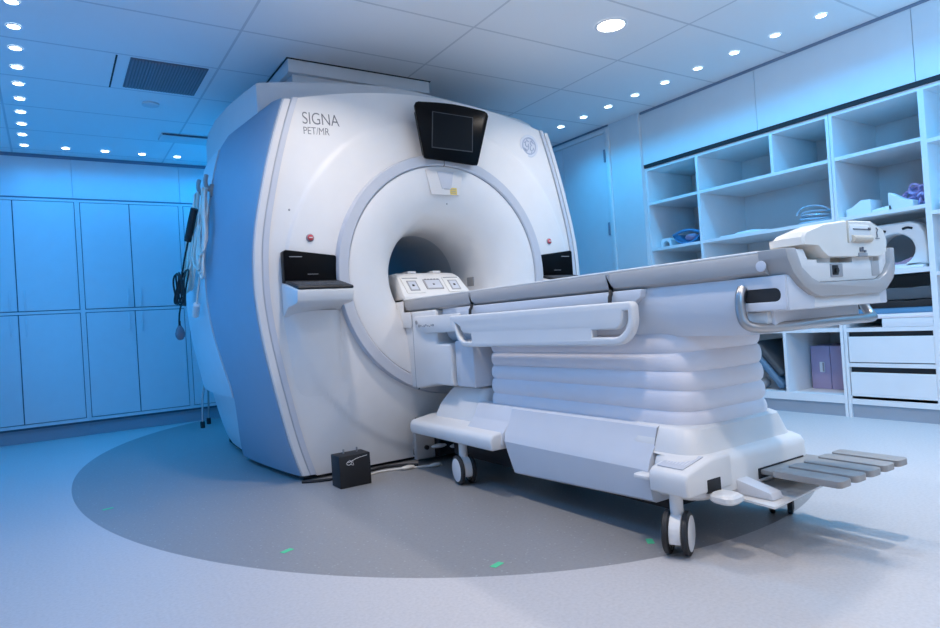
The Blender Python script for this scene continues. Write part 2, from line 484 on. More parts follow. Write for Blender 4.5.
OUT79 = outline(.079)
def surf(x, z):
    # front cover surface at a world x,z
    dx, dz = x-CX, z-CZ; d = math.hypot(dx, dz); ux, uz = dx/d, dz/d
    best = 2
    for i in range(len(OUT79)):
        (x1, z1), (x2, z2) = OUT79[i], OUT79[(i+1) % len(OUT79)]
        z1 -= CZ; z2 -= CZ; ex, ez = x2-x1, z2-z1; den = ux*ez-uz*ex
        if abs(den) < 1e-9: continue
        t = (x1*ez-z1*ex)/den; k = (x1*uz-z1*ux)/den
        if t > 0 and -1e-6 <= k <= 1+1e-6: best = min(best, t)
    return fy(dx, z, max(0, (d-.70)/(best-.70)))
def drape(mbx, y0):
    for v in mbx.bm.verts: v.co.y = surf(v.co.x, v.co.z)+(v.co.y-y0)

def strip(a, b, yf0, yf1, name, m):
    for sgn in (-1, 1):
        rings = []
        for i in range(49):
            z = .03
            zt = 2.10
            # top of the strip follows the arc
            for _ in range(20): zt = ztop(hw(zt)-(a+b)/2)
            z = .03+(zt+.004-.03)*i/48
            h = hw(z)
            rings.append([(CX+sgn*(h-a), 3.58, z), (CX+sgn*(h-a), yf0+.006, z), (CX+sgn*(h-a-.006), yf0, z), (CX+sgn*(h-b), yf1, z), (CX+sgn*(h-b), 3.58, z)])
        obj(name, MB().loft(rings), m, ts)
strip(0, .040, 3.492, 3.486, 'outer_trim', 'trim')
strip(.0425, .0765, 3.486, 3.482, 'inner_trim', 'trim2')

def bulge(y, z):
    t = min(1, max(0, (y-3.5)/1.95))
    k = .085+.06*min(1, max(0, (z-1.5)/.6))
    return k*math.sin(PI*t)**.8 if 0 < t < 1 else 0
# structural body behind the covers, open bore right through it
mb = MB(); o2 = outline(.015)
ys = [3.56, 3.8, 4.1, 4.4, 4.7, 5.0, 5.25, 5.38, 5.42]
ins = [0, 0, 0, 0, 0, 0, .01, .03, .07]
rings = []
for y, q in zip(ys, ins):
    r = []
    for x, z in o2:
        k = 1+(bulge(y, z)-.012-q)/1.1
        sx = x*k
        zz = z if z < 1.9 else z-q*.4
        r.append((CX+sx, y, max(zz, .03)))
    rings.append(r)
mb.loft(rings, cap0=False, cap1=False)
back = [(x-CX, z) for x, y, z in rings[-1]]
pr = polar_ring_panel(back, .336, lambda a, b, s: 5.42, 8)
mb.loft(pr, False, False)
obj('body_shell', mb, 'plate', ts, ang=30)
mb = MB(); q = .06
mb.loft([[(CX+x*.955, y, z) for x, y in ((-1.0, 3.53), (1.0, 3.53), (1.05, 4.4), (1.0, 5.3), (-1.0, 5.3), (-1.05, 4.4))] for z in (0, .05)])
obj('base_shadow_plinth', mb, 'dark', ts)  # inset base coloured dark as the shadow below the covers

# side panels (colour darkened to stand in for side-on shade) with a bowed rear edge
YR = [(.03, 4.42), (.106, 4.36), (.3, 4.22), (.477, 4.15), (.61, 4.18), (.87, 4.25), (1.15, 4.29), (1.62, 4.36), (1.98, 4.31), (2.06, 4.22), (2.10, 3.9), (2.118, 3.56)]
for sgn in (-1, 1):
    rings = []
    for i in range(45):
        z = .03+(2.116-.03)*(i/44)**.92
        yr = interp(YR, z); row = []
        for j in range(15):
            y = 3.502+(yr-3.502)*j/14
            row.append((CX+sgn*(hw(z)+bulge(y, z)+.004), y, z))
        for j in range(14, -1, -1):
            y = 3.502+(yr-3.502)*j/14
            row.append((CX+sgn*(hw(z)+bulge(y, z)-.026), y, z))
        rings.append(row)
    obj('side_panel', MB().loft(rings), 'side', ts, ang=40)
    # pale service panel behind it, rounded at its lower corner
    rings = []
    for i in range(31):
        z = .44+(2.02-.44)*i/30
        y0 = interp(YR, z)+.008
        if z < .50: y0 += .0
        row = []
        for j in range(11):
            y = y0+(5.36-y0)*j/10
            row.append((CX+sgn*(hw(z)+bulge(y, z)+.010), y, z))
        for j in range(10, -1, -1):
            y = y0+(5.36-y0)*j/10
            row.append((CX+sgn*(hw(z)+bulge(y, z)-.02), y, z))
        rings.append(row)
    obj('service_panel', MB().loft(rings), 'plate', ts, ang=40)
# hood over the back
rings = []
for y, q in ((3.75, .012), (3.76, .0), (3.95, 0), (4.2, 0), (4.5, 0), (4.8, 0), (5.1, 0), (5.30, .01), (5.36, .05)):
    h = .945+bulge(y, 2.1)-q; r = [(CX-h, y, 2.0), (CX-h, y, 2.268-q), (CX-h+.012, y, 2.281-q)]
    for i in range(1, 20):
        x = -h+2*h*i/20; r.append((CX+x, y, 2.380-.100*(x/1.0)**2-q-.075*max(0, x+.05)*(1-max(0, x)/(h*1.05))))
    r += [(CX+h-.012, y, 2.262-q), (CX+h, y, 2.25-q), (CX+h, y, 2.0)]
    rings.append(r)
obj('rear_hood', MB().loft(rings), 'tilelike', ts, ang=30)
# ring, funnel, bore
ax = (0, 1, 0)
obj('bore_ring', MB().lathe([(.738, .06), (.736, .012), (.729, 0), (.676, .0), (.668, .006), (.665, .06)], (CX, 3.385, CZ), ax, 128), 'ring', ts)
sm = MB().box(CX-.0015, CX+.0015, 3.3836, 3.40, CZ+.667, CZ+.735)
a = math.radians(248)
sm.box(-.002, .002, 3.3836, 3.40, .667, .737, mtx=Matrix.Translation((CX, 0, CZ)) @ Matrix.Rotation(-(a-PI/2), 4, 'Y'))
obj('ring_joint', sm, 'dark', ts)
prof = [(.666, .03), (.664, .012), (.650, .008), (.58, .011), (.52, .021), (.47, .038), (.43, .060), (.395, .092), (.366, .132), (.343, .18), (.325, .24), (.312, .31), (.304, .40), (.302, .48)]
obj('bore_funnel', MB().lathe(prof, (CX, 3.385, CZ), ax, 96), 'funnel', ts, ang=60)
obj('bore_tube', MB().lathe([(.302, 0), (.302, 1.555)], (CX, 3.865, CZ), ax, 72), 'bore', ts)
# upper access panel with sticker
A = [(1.952, 1.752), (2.224, 1.757), (2.185, 1.602), (1.985, 1.602)]
ap = obj('access_panel', MB().prism(A, 'Y', 3.386, 3.40, .004), 'trim', ts)
obj('panel_recess', MB().prism([(2.03, 1.745), (2.15, 1.747), (2.125, 1.64), (2.06, 1.64)], 'Y', 3.382, 3.390, .003), 'trim2', ap)
st = MB().box(2.118, 2.165, 3.3835, 3.3855, 1.606, 1.648)
obj('warning_sticker', st, 'yellow', ap)
wl = MB()
for i in range(3): wl.box(2.124, 2.158, 3.3828, 3.384, 1.613+i*.011, 1.617+i*.011)
obj('sticker_print', wl, 'grey', ap)
obj('handle_slot', MB().box(2.075, 2.115, 3.3835, 3.388, 1.637, 1.641), 'grey', ap)
obj('sensor_dot', MB().ball((2.095, 3.398, 1.549), .004, .003, .004, 8), 'blackm', ts)
obj('funnel_label', MB().box(-.004, .004, -.032, .032, 1.052, 1.112, .002, mtx=Matrix.Translation((2.402, 3.655, 0)) @ Matrix.Rotation(.19, 4, 'Z')), 'grey', ts)
obj('panel_pin', MB().ball((1.13, 3.478, 1.49), .006, .004, .006, 8), 'grey', ts)
# display above the bore
def disp_poly(g=0):
    P = [(1.875, 2.118), (1.884, 2.134), (1.905, 2.143)]
    P += [(1.93+.42*i/8, 2.1445+.012*math.sin(PI*i/8)) for i in range(9)]
    P += [(2.382, 2.141), (2.402, 2.132), (2.409, 2.112)]
    P += [(2.305, 1.800), (2.296, 1.788), (2.27, 1.787), (2.10, 1.797), (1.935, 1.803), (1.920, 1.808)]
    return P
DPX, DPZ = 2.14, 1.965
dp = obj('display_panel', MB().loft([[(DPX+(x-DPX)*k, y, DPZ+(z-DPZ)*k) for x, z in disp_poly()] for y, k in ((3.330, .975), (3.3315, .99), (3.335, 1.), (3.35, .985), (3.375, .90), (3.41, .86))]), 'black', ts)
obj('display_frame', MB().prism([(1.992, 2.092), (2.285, 2.088), (2.265, 1.868), (1.972, 1.871)], 'Y', 3.3265, 3.334), mat('frame_grey', (.05, .052, .06), .4), dp)
obj('display_screen', MB().prism([(1.997, 2.087), (2.279, 2.083), (2.260, 1.873), (1.977, 1.876)], 'Y', 3.3255, 3.334), 'screen', dp)
# lettering
TX = lambda x, y, z: Matrix.Translation((x, y, z)) @ Matrix.Rotation(PI/2, 4, 'X')
lt = MB().write('SIGNA', .108, TX(1.236, 0, 1.974), .0012, -.0010, .97)
lt.write('PET/MR', .066, TX(1.238, 0, 1.910), .0012, -.0007, .97)
for v in lt.bm.verts:
    v.co.x = 1.236+(v.co.x-1.236)*.70
    v.co.z = 2.040+(v.co.z-2.040)*.92
drape(lt, 0)
obj('lettering', lt, 'text', ts)
# round script monogram
LX, LZ = 2.835, 1.996; LY = surf(LX, LZ)-.006
lg = obj('emblem', MB().lathe([(.078, .008), (.078, .001), (.076, 0), (.068, 0), (.067, .001), (0, .001)], (LX, LY, LZ), ax, 48), 'logol', ts)
em = MB().lathe([(.060, 0), (.060, -.0022), (.052, -.0022), (.052, 0)], (LX, LY+.001, LZ), ax, 48)
def stroke(pts, r=.0032): em.tube([(LX+x*.052, LY-.0012, LZ+z*.052) for x, z in pts], r, 6, smooth=2)
stroke([(-.05, .55), (-.35, .75), (-.65, .45), (-.6, 0), (-.35, -.2), (-.15, .05), (-.1, .35), (-.12, -.2), (-.25, -.6), (-.6, -.7), (-.8, -.45)])
stroke([(.65, .45), (.4, .75), (.15, .5), (.3, .15), (.5, .1), (.25, .05), (.1, -.3), (.3, -.65), (.65, -.5), (.7, -.2)])
for k in range(4):
    a = PI/4+k*PI/2
    stroke([(math.cos(a+t)*rad, math.sin(a+t)*rad) for t, rad in ((-.45, .95), (-.2, .78), (.05, .72), (.3, .8), (.2, .92))], .0028)
obj('script_letters', em, 'logo', lg)
# emergency buttons
for x in (1.226, 2.934):
    b = obj('emergency_button', MB().lathe([(.022, .03), (.022, -.002), (.017, -.006), (0, -.006)], (x, surf(x, 1.333)-.002, 1.333), ax, 24), 'redr', ts)
    obj('button_cap', MB().lathe([(.0165, -.002), (.0165, -.008), (.013, -.011), (0, -.012)], (x, surf(x, 1.333)-.002, 1.333), ax, 24), 'red', b)
    obj('button_legend', MB().box(x-.010, x+.010, surf(x, 1.333)-.0147, surf(x, 1.333)-.013, 1.330, 1.336), 'trim', b)
# control consoles
def console(x0, x1, flip):
    w = x1-x0
    t = obj('control_console', MB().prism([(3.222, 1.036), (3.208, 1.030), (3.222, .972), (3.245, .962), (3.38, .95), (3.47, .90), (3.47, 1.09)], 'X', x0-.004, x1+.004, .007), 'white', ts)
    zt = 1.262
    pan = MB().prism([(x0, 1.082), (x1, 1.072), (x1-.004, 1.225), (x1-.012, 1.233), (x0+.012, 1.262), (x0, 1.252)] if not flip else
                     [(x0, 1.08), (x1, 1.082), (x1, 1.258), (x1-.012, 1.266), (x0+.012, 1.235), (x0, 1.225)], 'Y', 3.412, 3.47, .004)
    obj('console_screen', pan, 'black', t)
    kb = MB().prism([(3.425, 1.098), (3.425, 1.082), (3.213, 1.034), (3.207, 1.043), (3.214, 1.050)], 'X', x0+.002, x1+.002, .003)
    k = obj('keyboard', kb, 'blackm', t)
    ky = MB()
    dy, dz = (3.42-3.215), (1.096-1.0505)
    for r in range(5):
        for c in range(14):
            f = .10+r*.135; y = 3.215+dy*f; z = 1.0505+dz*f
            ky.box(x0+.02+c*(w-.03)/14, x0+.02+(c+.78)*(w-.03)/14, y, y+.017, z-.001, z+.0055)
    obj('keys', ky, mat('key_grey', (.13, .13, .14), .45), k)
    ll = MB().box(x0+.03, x0+.10, 3.4108, 3.4125, 1.2225, 1.2265) if not flip else MB().box(x1-.10, x1-.03, 3.4108, 3.4125, 1.2225, 1.2265)
    ll.box(x0+w*.42, x0+w*.62, 3.4108, 3.4125, 1.128, 1.1305)
    obj('console_marking', ll, 'grey', t)
    # soft column below, flowing into the cover
    rings = []
    for i in range(13):
        q = i/12; z = .93-.62*q; e = .034*(1-q)**1.4-.006*q
        r = []
        for j in range(17):
            u = -1+2*j/16; xx = (x0+x1)/2+(w/2+.006)*(1-.16*q)*u+(.03*q if x0 < CX else -.03*q)
            r.append((xx, surf(xx, z)-e*(1-abs(u)**5)+.004*abs(u)**5, z))
        rings.append(r)
    obj('console_column', MB().loft(rings, False, False, closed=False), 'cover', t, ang=60)
console(1.062, 1.362, False)
console(CX*2-1.362, CX*2-1.062, True)
# docking block below the bore and connection plate
dk = MB().prism([(3.62, .458), (3.30, .447), (3.12, .478), (2.93, .478), (2.93, .705), (3.07, .705), (3.07, .892), (3.62, .892)], 'X', CX-.318, CX+.318, .014, 3)
td = obj('table_dock', dk, 'white', ts)
obj('dock_seam', MB().box(CX-.3190, CX-.317, 3.335, 3.339, .45, .872), 'grey', td)
for sgn in (-1, 1):
    obj('dock_cheek', MB().prism([(3.336, .80), (3.66, .80), (3.66, .957), (3.424, .957), (3.424, .891), (3.336, .891)], 'X', CX+sgn*.326-.006, CX+sgn*.326+.006, .004), 'white', td)
obj('docking_shade', MB().box(1.80, 2.44, 3.34, 3.50, .03, .26, .006), 'dark', ts)  # dark panel painted as the shade of the docking recess
cp = obj('docking_plate', MB().box(1.735, 1.86, 3.325, 3.36, .035, .27, .006), 'grey', ts)
hd = MB()
hd.box(1.87, 1.885, 3.30, 3.34, .04, .26); hd.box(1.90, 1.94, 3.31, 3.34, .09, .25, .005); hd.cyl((1.80, 3.326, .10), (1.80, 3.31, .10), .013)
obj('dock_hardware', hd, 'blackm', cp)
hp = MB(); hp.ball((1.86, 3.28, .105), .05, .03, .012); hp.ball((1.96, 3.22, .10), .06, .035, .014)
obj('dock_lever', hp, 'white', cp)

# ceiling service box above
cb = thing('ceiling_service_box', 'white box hanging from the ceiling above the scanner', 'ceiling box', (1.9, 4.5, ZC))
obj('casing', MB().box(1.345, 2.375, 3.985, 5.08, 2.470, ZC-.004, .004), 'tilelike', cb)
obj('lower_lip', MB().box(1.38, 2.345, 4.02, 5.04, 2.375, 2.47), 'tilelike', cb)
obj('shadow_gap', MB().box(1.337, 2.383, 3.977, 5.088, ZC-.006, ZC-.0006), 'strip', cb)

# ------------------------------------------------------------------ the patient table
TX0, TX1, TC = 1.772, 2.408, 2.09
tp = thing('patient_table', 'long white wheeled patient table docked to the scanner bore', 'patient table', (TC, 2.3, 0))
# cradle: taupe side bands joined by a white top
mb = MB()
def cradle_ring(y, x0, x1, z0=.893, zt=.962):
    return [(x0+.03, y, z0), (x0+.006, y, z0+.012), (x0, y, z0+.03), (x0+.001, y, zt-.01), (x0+.006, y, zt), (x0+.018, y, zt+.001),
            (x1-.018, y, zt+.001), (x1-.006, y, zt), (x1-.001, y, zt-.01), (x1, y, z0+.03), (x1-.006, y, z0+.012), (x1-.03, y, z0)]
mb.loft([cradle_ring(1.12, TX0, TX1), cradle_ring(1.13, TX0, TX1), cradle_ring(3.42, TX0, TX1), cradle_ring(3.425, TX0+.008, TX1-.008), cradle_ring(3.50, TX0+.012, TX1-.012), cradle_ring(3.60, TX0+.05, TX1-.05, .90), cradle_ring(4.7, TX0+.085, TX1-.085, .935)])
cr = obj('cradle', mb, 'taupe', tp)
obj('cradle_top', MB().box(TX0+.008, TX1-.008, 1.14, 3.46, .9625, .9705, .003), 'ivory', tp)
ln = MB().box(TX0+.02, TX0+.0225, 1.45, 3.4, .9702, .9712); ln.box(TX0+.055, TX0+.0575, 1.25, 1.62, .9702, .9712)
obj('seam_line', ln, 'grey', cr)
gp = MB()
for y in (1.756, 2.715):
    gp.prism([(y-.008, .958), (y+.008, .958), (y+.010, .93), (y+.002, .905), (y-.028, .894), (y-.036, .888), (y-.02, .888), (y-.006, .90), (y-.008, .925)], 'X', TX0-.0015, TX0+.004)
obj('band_notch', gp, 'grey', cr)
obj('cap_disc', MB().lathe([(.0165, 0), (.016, -.003), (.013, -.004), (0, -.004)], (TX0, 1.128, .923), (1, 0, 0), 24), 'trim2', cr)
# carriage under the cradle
cs = lambda y, d=0: [(1.80+d, y, .893), (1.795+d, y, .86), (1.80+d, y, .80), (1.825+d, y, .742), (1.85+d, y, .715), (2.33-d, y, .715), (2.355-d, y, .742), (2.38-d, y, .80), (2.385-d, y, .86), (2.38-d, y, .893)]
mb = MB(); mb.loft([cs(1.22, .02), cs(1.225), cs(2.9), cs(3.05, .01), cs(3.06, .03)])
ca = obj('carriage', mb, 'hull', tp, ang=30)
# end part of the carriage, with the hand slot
slot_o = [(1.225, .893), (1.225, .742), (1.20, .742), (1.20, .79), (1.08, .793), (1.075, .80), (1.075, .835), (1.045, .845), (1.02, .893)]
E1 = [(y, z) for y, z in ((1.226, .893), (1.226, .79), (1.075, .792), (1.068, .80), (1.068, .893))]
hole = rr(1.085, 1.212, .816, .856, .018, 4)
mx_ = Matrix(((0, 0, 1, 0), (1, 0, 0, 0), (0, 1, 0, 0), (0, 0, 0, 1)))
for xx in (1.803, 2.377):
    obj('end_bracket', MB().plate(E1, [hole], .012, .002, Matrix.Translation((xx, 0, 0)) @ mx_), 'hull', ca, ang=30)
obj('slot_shade', MB().box(1.7925, 1.7965, 1.083, 1.214, .8145, .8575), 'dark', ca)  # thin dark plate painted as the shade inside the hand slot
mb = MB()
mb.box(1.7975, 2.3825, 1.064, 1.226, .788, .893, .004); mb.box(1.83, 2.33, 1.132, 1.226, .743, .80, .004)
obj('end_block', mb, 'hull', ca)
obj('lower_cover', MB().box(1.812, 1.90, 1.142, 1.222, .750, .7875, .006), 'ivory', ca)
# end cap: taupe U with connector block
U = [(1.766, .968), (1.772, .94), (1.80, .895), (1.845, .858), (1.90, .832), (1.94, .822), (2.30, .822), (2.345, .835), (2.395, .868), (2.412, .90), (2.414, .972), (2.385, .972), (2.380, .92), (2.350, .888), (2.30, .868), (1.94, .864), (1.895, .880), (1.845, .912), (1.818, .968)]
ec = obj('end_cap', MB().prism(U, 'Y', 1.045, 1.135, .003), 'taupe', tp)
lo = MB().prism([(1.93, .824), (2.33, .824), (2.335, .79), (1.93, .79)], 'Y', 1.062, 1.14, .004)
obj('cap_skirt', lo, 'white', ec)
# connector block inside the U
cb_ = MB()
cb_.prism([(1.822, .966), (1.848, .914), (1.897, .882), (1.942, .866), (2.298, .870), (2.348, .890), (2.378, .922), (2.384, .970), (2.33, .970), (2.33, .93), (2.27, .93), (2.27, .966), (2.16, .966), (2.16, .925), (1.95, .925), (1.95, .935), (1.90, .935), (1.88, .966)], 'Y', 1.058, 1.14, .003)
cn = obj('connector_block', cb_, 'ivory', tp)
pk = MB()
pk.box(1.90, 1.965, 1.10, 1.16, .93, .97); pk.box(1.95, 2.33, 1.10, 1.16, .92, .97)
obj('connector_recess', pk, 'creamd', cn)
sk = MB(); sk.box(2.02, 2.09, 1.054, 1.07, .880, .922, .003)
obj('socket_housing', sk, 'grey', cn)
sk = MB(); sk.box(2.025, 2.06, 1.0515, 1.06, .886, .917, .003); sk.cyl((2.043, 1.052, .9), (2.043, 1.046, .9), .009)
obj('socket', sk, 'blackm', cn)
sk = MB(); sk.box(2.275, 2.325, 1.055, 1.07, .88, .93, .003)
obj('socket_niche', sk, 'taupe', cn)
# white lid over the connectors
LP = [(1.852, .980), (1.848, 1.008), (1.862, 1.022), (1.96, 1.046), (2.12, 1.060), (2.122, .985), (2.02, .982), (2.0, .945), (1.965, .945), (1.935, .975)]
LF = [(1.85, .978), (1.848, 1.006), (1.862, 1.022), (1.965, 1.047), (2.115, 1.062), (2.29, 1.064), (2.372, 1.040), (2.392, .995), (2.385, .958), (2.34, .943), (1.99, .941), (1.96, .955), (1.93, .976)]
lid = MB()
cxm = 2.12
LF = [(1.85+(x-1.85)*.94, z-.006*(z > 1.0)) for x, z in LF]
rings = []
for y, sc, dz in ((1.040, .965, -.002), (1.046, .99, 0), (1.06, 1., 0), (1.10, 1., .0), (1.13, .985, -.004), (1.15, .95, -.014), (1.158, .92, -.028)):
    rings.append([(cxm+(x-cxm)*sc, y, .978+(z-.978)*sc+dz*(1 if z > 1. else 0)) for x, z in LF])
lid.loft(rings)
li = obj('connector_lid', lid, 'cream', tp, ang=32)
rc = MB().box(2.115, 2.24, 1.036, 1.05, .988, 1.044, .006)
obj('lid_recess', rc, 'ivory', li)
rl = MB().cyl((2.12, 1.036, .998), (2.235, 1.036, .998), .011, 16)
obj('lid_roll', rl, 'creamd', li)
mk = MB().box(2.13, 2.235, 1.0325, 1.04, 1.0265, 1.0295); mk.box(2.225, 2.237, 1.0325, 1.04, 1.026, 1.034)
obj('lid_slot', mk, 'text', li)
mk = MB(); mk.box(2.17, 2.18, 1.036, 1.045, .957, .970); mk.box(2.185, 2.19, 1.036, 1.045, .957, .972); mk.box(2.195, 2.206, 1.036, 1.045, .955, .962)
obj('lid_marking', mk, 'text', li)
mk = MB().tube([(2.283, 1.038, 1.035), (2.293, 1.038, 1.03), (2.286, 1.038, 1.02), (2.288, 1.038, 1.005)], .0018, 5); mk.box(2.278, 2.30, 1.036, 1.042, 1.0, 1.002)
obj('lid_symbol', mk, 'text', li)
obj('lid_groove', MB().box(2.100, 2.106, 1.0365, 1.06, .985, 1.0545, .001), 'creamd', li)
obj('lid_latch', MB().box(2.16, 2.215, 1.036, 1.05, .941, .954, .003), 'grey', li)
ft = MB(); ft.cyl((2.03, 1.10, .92), (2.03, 1.10, .946), .035, 20); ft.cyl((2.30, 1.10, .92), (2.30, 1.10, .946), .035, 20)
obj('lid_foot', ft, 'ivory', li)
# bent steel handle around the end
hnd = [(1.79, 1.206, .862), (1.772, 1.205, .84), (1.768, 1.203, .78), (1.772, 1.19, .748), (1.80, 1.165, .738), (1.86, 1.135, .738), (2.0, 1.105, .742), (2.18, 1.095, .742), (2.32, 1.10, .740), (2.378, 1.11, .740), (2.406, 1.13, .748), (2.412, 1.155, .78), (2.406, 1.16, .84), (2.388, 1.17, .862)]
obj('push_handle', MB().tube(hnd, .0155, 12, smooth=2), 'steel', tp)
# guard rail with grip slots
def arcp(cx, cy, r, a0, a1, n=8): return [(cx+r*math.cos(math.radians(a0+(a1-a0)*i/n)), cy+r*math.sin(math.radians(a0+(a1-a0)*i/n))) for i in range(n+1)]
# local x runs towards the foot end (u = -Y)
RO = [(-2.842, .850)]
RO = arcp(-2.836, .838, .012, 180, 90, 4) + arcp(-1.622, .826, .025, 90, 0, 5)
RO += [(-1.597, .80)] + arcp(-1.70, .797, .104, -5, -90, 10) + [(-2.60, .689)] + arcp(-2.70, .795, .106, -90, -165, 8) + [(-2.848, .80)]
HR = [(-1.812, .724), (-1.70, .724)] + arcp(-1.70, .800, .076, -85, 0, 8) + [(-1.624, .818), (-1.648, .818)] + arcp(-1.70, .800, .049, 0, -80, 8)[1:] + [(-1.72, .752), (-1.812, .752)]
HL = [(-2.655, .716)] + arcp(-2.708, .795, .078, -92, -165, 8) + [(-2.800, .812), (-2.785, .806)] + arcp(-2.708, .800, .044, -168, -100, 6) + [(-2.655, .754)]
mR = Matrix(((0, 0, 1, 1.742), (-1, 0, 0, 0), (0, 1, 0, 0), (0, 0, 0, 1)))
gr = obj('guard_rail', MB().plate(RO, [HR, HL], .018, .008, mR), 'white', tp, ang=40)
for y in (1.735, 2.69):
    hg = MB().tube([(1.768, y+.006, .895), (1.758, y-.004, .882), (1.748, y-.008, .872), (1.744, y-.010, .846)], .0075, 8)
    obj('rail_hinge', hg, 'blackm', gr)
# raised housing the rail folds into
hs = MB().prism([(1.59, .892), (1.60, .862), (1.64, .838), (2.80, .838), (2.84, .86), (2.86, .892)], 'X', 1.768, 1.81, .005)
obj('rail_housing', hs, 'hull', tp)
sa = MB().prism([(2.80, .86), (2.80, .77), (2.90, .765), (3.17, .765), (3.235, .79), (3.30, .838), (3.28, .862)], 'X', 1.752, 1.80, .006)
sm_ = obj('support_arm', sa, 'white', tp)
ms = MB()
for i in range(9): ms.box(1.7495, 1.753, 3.06+i*.02, 3.072+i*.02, .802+.003*math.sin(i*2.1), .810+.005*math.sin(i*1.7+1))
ms.cyl((1.7525, 3.255, .828), (1.749, 3.255, .828), .012, 14)
obj('arm_marking', ms, 'grey', sm_)
# bellows skirt
rings = []
def brow(z, g, seed=0):
    p = rr(1.845-g, 2.315+g, 1.475-g, 2.70+g, .10+g, 8)
    return [(x, y, z+.0025*math.sin(7*y+seed)+.002*math.sin(19*x+seed*2)) for x, y in p]
nf = 5; Z0, Z1 = .385, .725
for i in range(nf*8+1):
    t = i/(nf*8); ph = (t*nf) % 1
    g = .012*abs(math.sin(PI*ph))**.6
    taper = .012*(1-t)
    rings.append(brow(Z0+(Z1-Z0)*t, g+taper+.004, t*5))
obj('bellows', MB().loft(rings), 'bellow', tp, ang=50)
# base hull: main shell, sides creased, undercut
def hsec(y, zb=.125, sl=0.):
    L = [(1.80, .402), (1.786, .396), (1.770, .345), (1.734, .29), (1.722, .255), (1.727, .20), (1.738, zb+.010), (1.754, zb)]
    return [(x, y-sl*max(0, .30-z), z) for x, z in L]+[(2*2.075-x, y-sl*max(0, .30-z), z) for x, z in L[::-1]]
mb = MB(); mb.loft([hsec(1.575, .138), hsec(2.44, .108, .30)])
hl = obj('base_hull', mb, 'hull', tp, ang=20)
obj('hull_front', MB().prism([(1.80, .402), (1.765, .335), (1.722, .29), (1.715, .235), (1.80, .21), (2.35, .21), (2.435, .235), (2.428, .29), (2.385, .335), (2.35, .402)], 'Y', 2.436, 2.745, .006), 'hull', hl, ang=20)
jn = MB()
rings = [[(x+dx, y, z) for dx in (-.0012, .02) for y in ((1.5745, 1.5775) if dx < 0 else (1.5775, 1.5745))] for x, z in ((1.765, .335), (1.785, .396), (1.80, .4025))]
jn.loft(rings)
obj('hull_joint', jn, 'grey', hl)
obj('underframe', MB().box(1.85, 2.30, 1.60, 3.10, .085, .24, .01), 'blackm', tp)
# tower and front fender over the front wheel
mb = MB()
mb.loft([[(x, y, z) for x, y in rr(a, 2.36, b, c, .05, 5)] for z, a, b, c in ((.24, 1.765, 2.73, 3.21), (.31, 1.785, 2.73, 3.19), (.37, 1.805, 2.735, 3.165), (.435, 1.835, 2.74, 3.11), (.462, 1.85, 2.75, 3.08), (.471, 1.87, 2.77, 3.06))])
obj('front_tower', mb, 'white', tp)
obj('lift_column', MB().box(1.79, 2.37, 2.745, 2.925, .475, .72, .015), 'hull', tp)
mb = MB()
FP = [(1.666, .213), (1.662, .25), (1.666, .272), (1.682, .286), (1.80, .305), (1.90, .31), (1.90, .213)]
mb.prism(FP, 'Y', 2.45, 3.25, .016, 3)
obj('front_fender', mb, 'white', tp, ang=40)
mb = MB(); mb.prism([(2*2.075-x, z) for x, z in FP], 'Y', 2.45, 3.25, .016, 3)
obj('front_fender', mb, 'white', tp, ang=40)
# rear body: plinth and bumper
mb = MB()
def rrz(a, b, c, d, r, z): return [(x, y, z) for x, y in rr(a, b, c, d, r, 6)]
mb.loft([rrz(1.735, 2.395, 1.385, 1.585, .07, .178), rrz(1.72, 2.41, 1.37, 1.585, .08, .19), rrz(1.72, 2.41, 1.37, 1.585, .08, .280), rrz(1.728, 2.402, 1.378, 1.585, .08, .301), rrz(1.745, 2.385, 1.392, 1.585, .08, .312),
         rrz(1.762, 2.368, 1.408, 1.74, .08, .318), rrz(1.768, 2.362, 1.418, 1.74, .08, .345), rrz(1.790, 2.345, 1.432, 1.74, .08, .396), rrz(1.80, 2.33, 1.445, 1.74, .08, .404)])
rb = obj('rear_bumper', mb, 'white', tp, ang=40)
RP = [(1.668, .206), (1.664, .255), (1.668, .274), (1.684, .288), (1.80, .314), (1.90, .316), (1.90, .206)]
mb = MB(); mb.prism(RP, 'Y', 1.366, 1.525, .012, 3)
rf = obj('rear_fender', mb, 'white', tp, ang=40)
pd = MB().prism([(1.685, 1.36), (1.785, 1.36), (1.785, 1.49), (1.685, 1.49)], 'Z', 0, .003, .001)
slope = math.atan2(.314-.288, .116)
pdo = MB(); pdo.box(-.055, .055, 1.40, 1.505, .0005, .0035, .001, mtx=Matrix.Translation((1.745, 0, .3018)) @ Matrix.Rotation(-slope, 4, 'Y'))
obj('printed_pad', pdo, 'trim2', rf)
pm = MB()
for i in range(7):
    pm.box(-.03, .02+.01*(i % 3), 1.41+i*.0125, 1.4145+i*.0125, .0036, .0044, mtx=Matrix.Translation((1.745, 0, .3018)) @ Matrix.Rotation(-slope, 4, 'Y'))
obj('pad_print', pm, 'logol', rf)
obj('release_tab', MB().prism(rr(1.675, 1.73, 1.53, 1.61, .02, 4), 'Z', .236, .250, .005), 'white', tp)
# brake pedal at the end and its dark opening
obj('pedal_opening', MB().box(1.765, 1.835, 1.364, 1.40, .205, .25, .003), 'dark', rb)
bp = MB().loft([[(x, y, z) for x, y in rr(a, b, c, d, .024, 5)] for z, a, b, c, d in ((.180, 1.765, 1.832, 1.285, 1.36), (.188, 1.757, 1.842, 1.277, 1.365), (.202, 1.757, 1.842, 1.277, 1.365), (.210, 1.765, 1.832, 1.285, 1.36))])
bp.box(1.785, 1.81, 1.33, 1.40, .184, .202)
obj('brake_pedal', bp, 'white', tp)
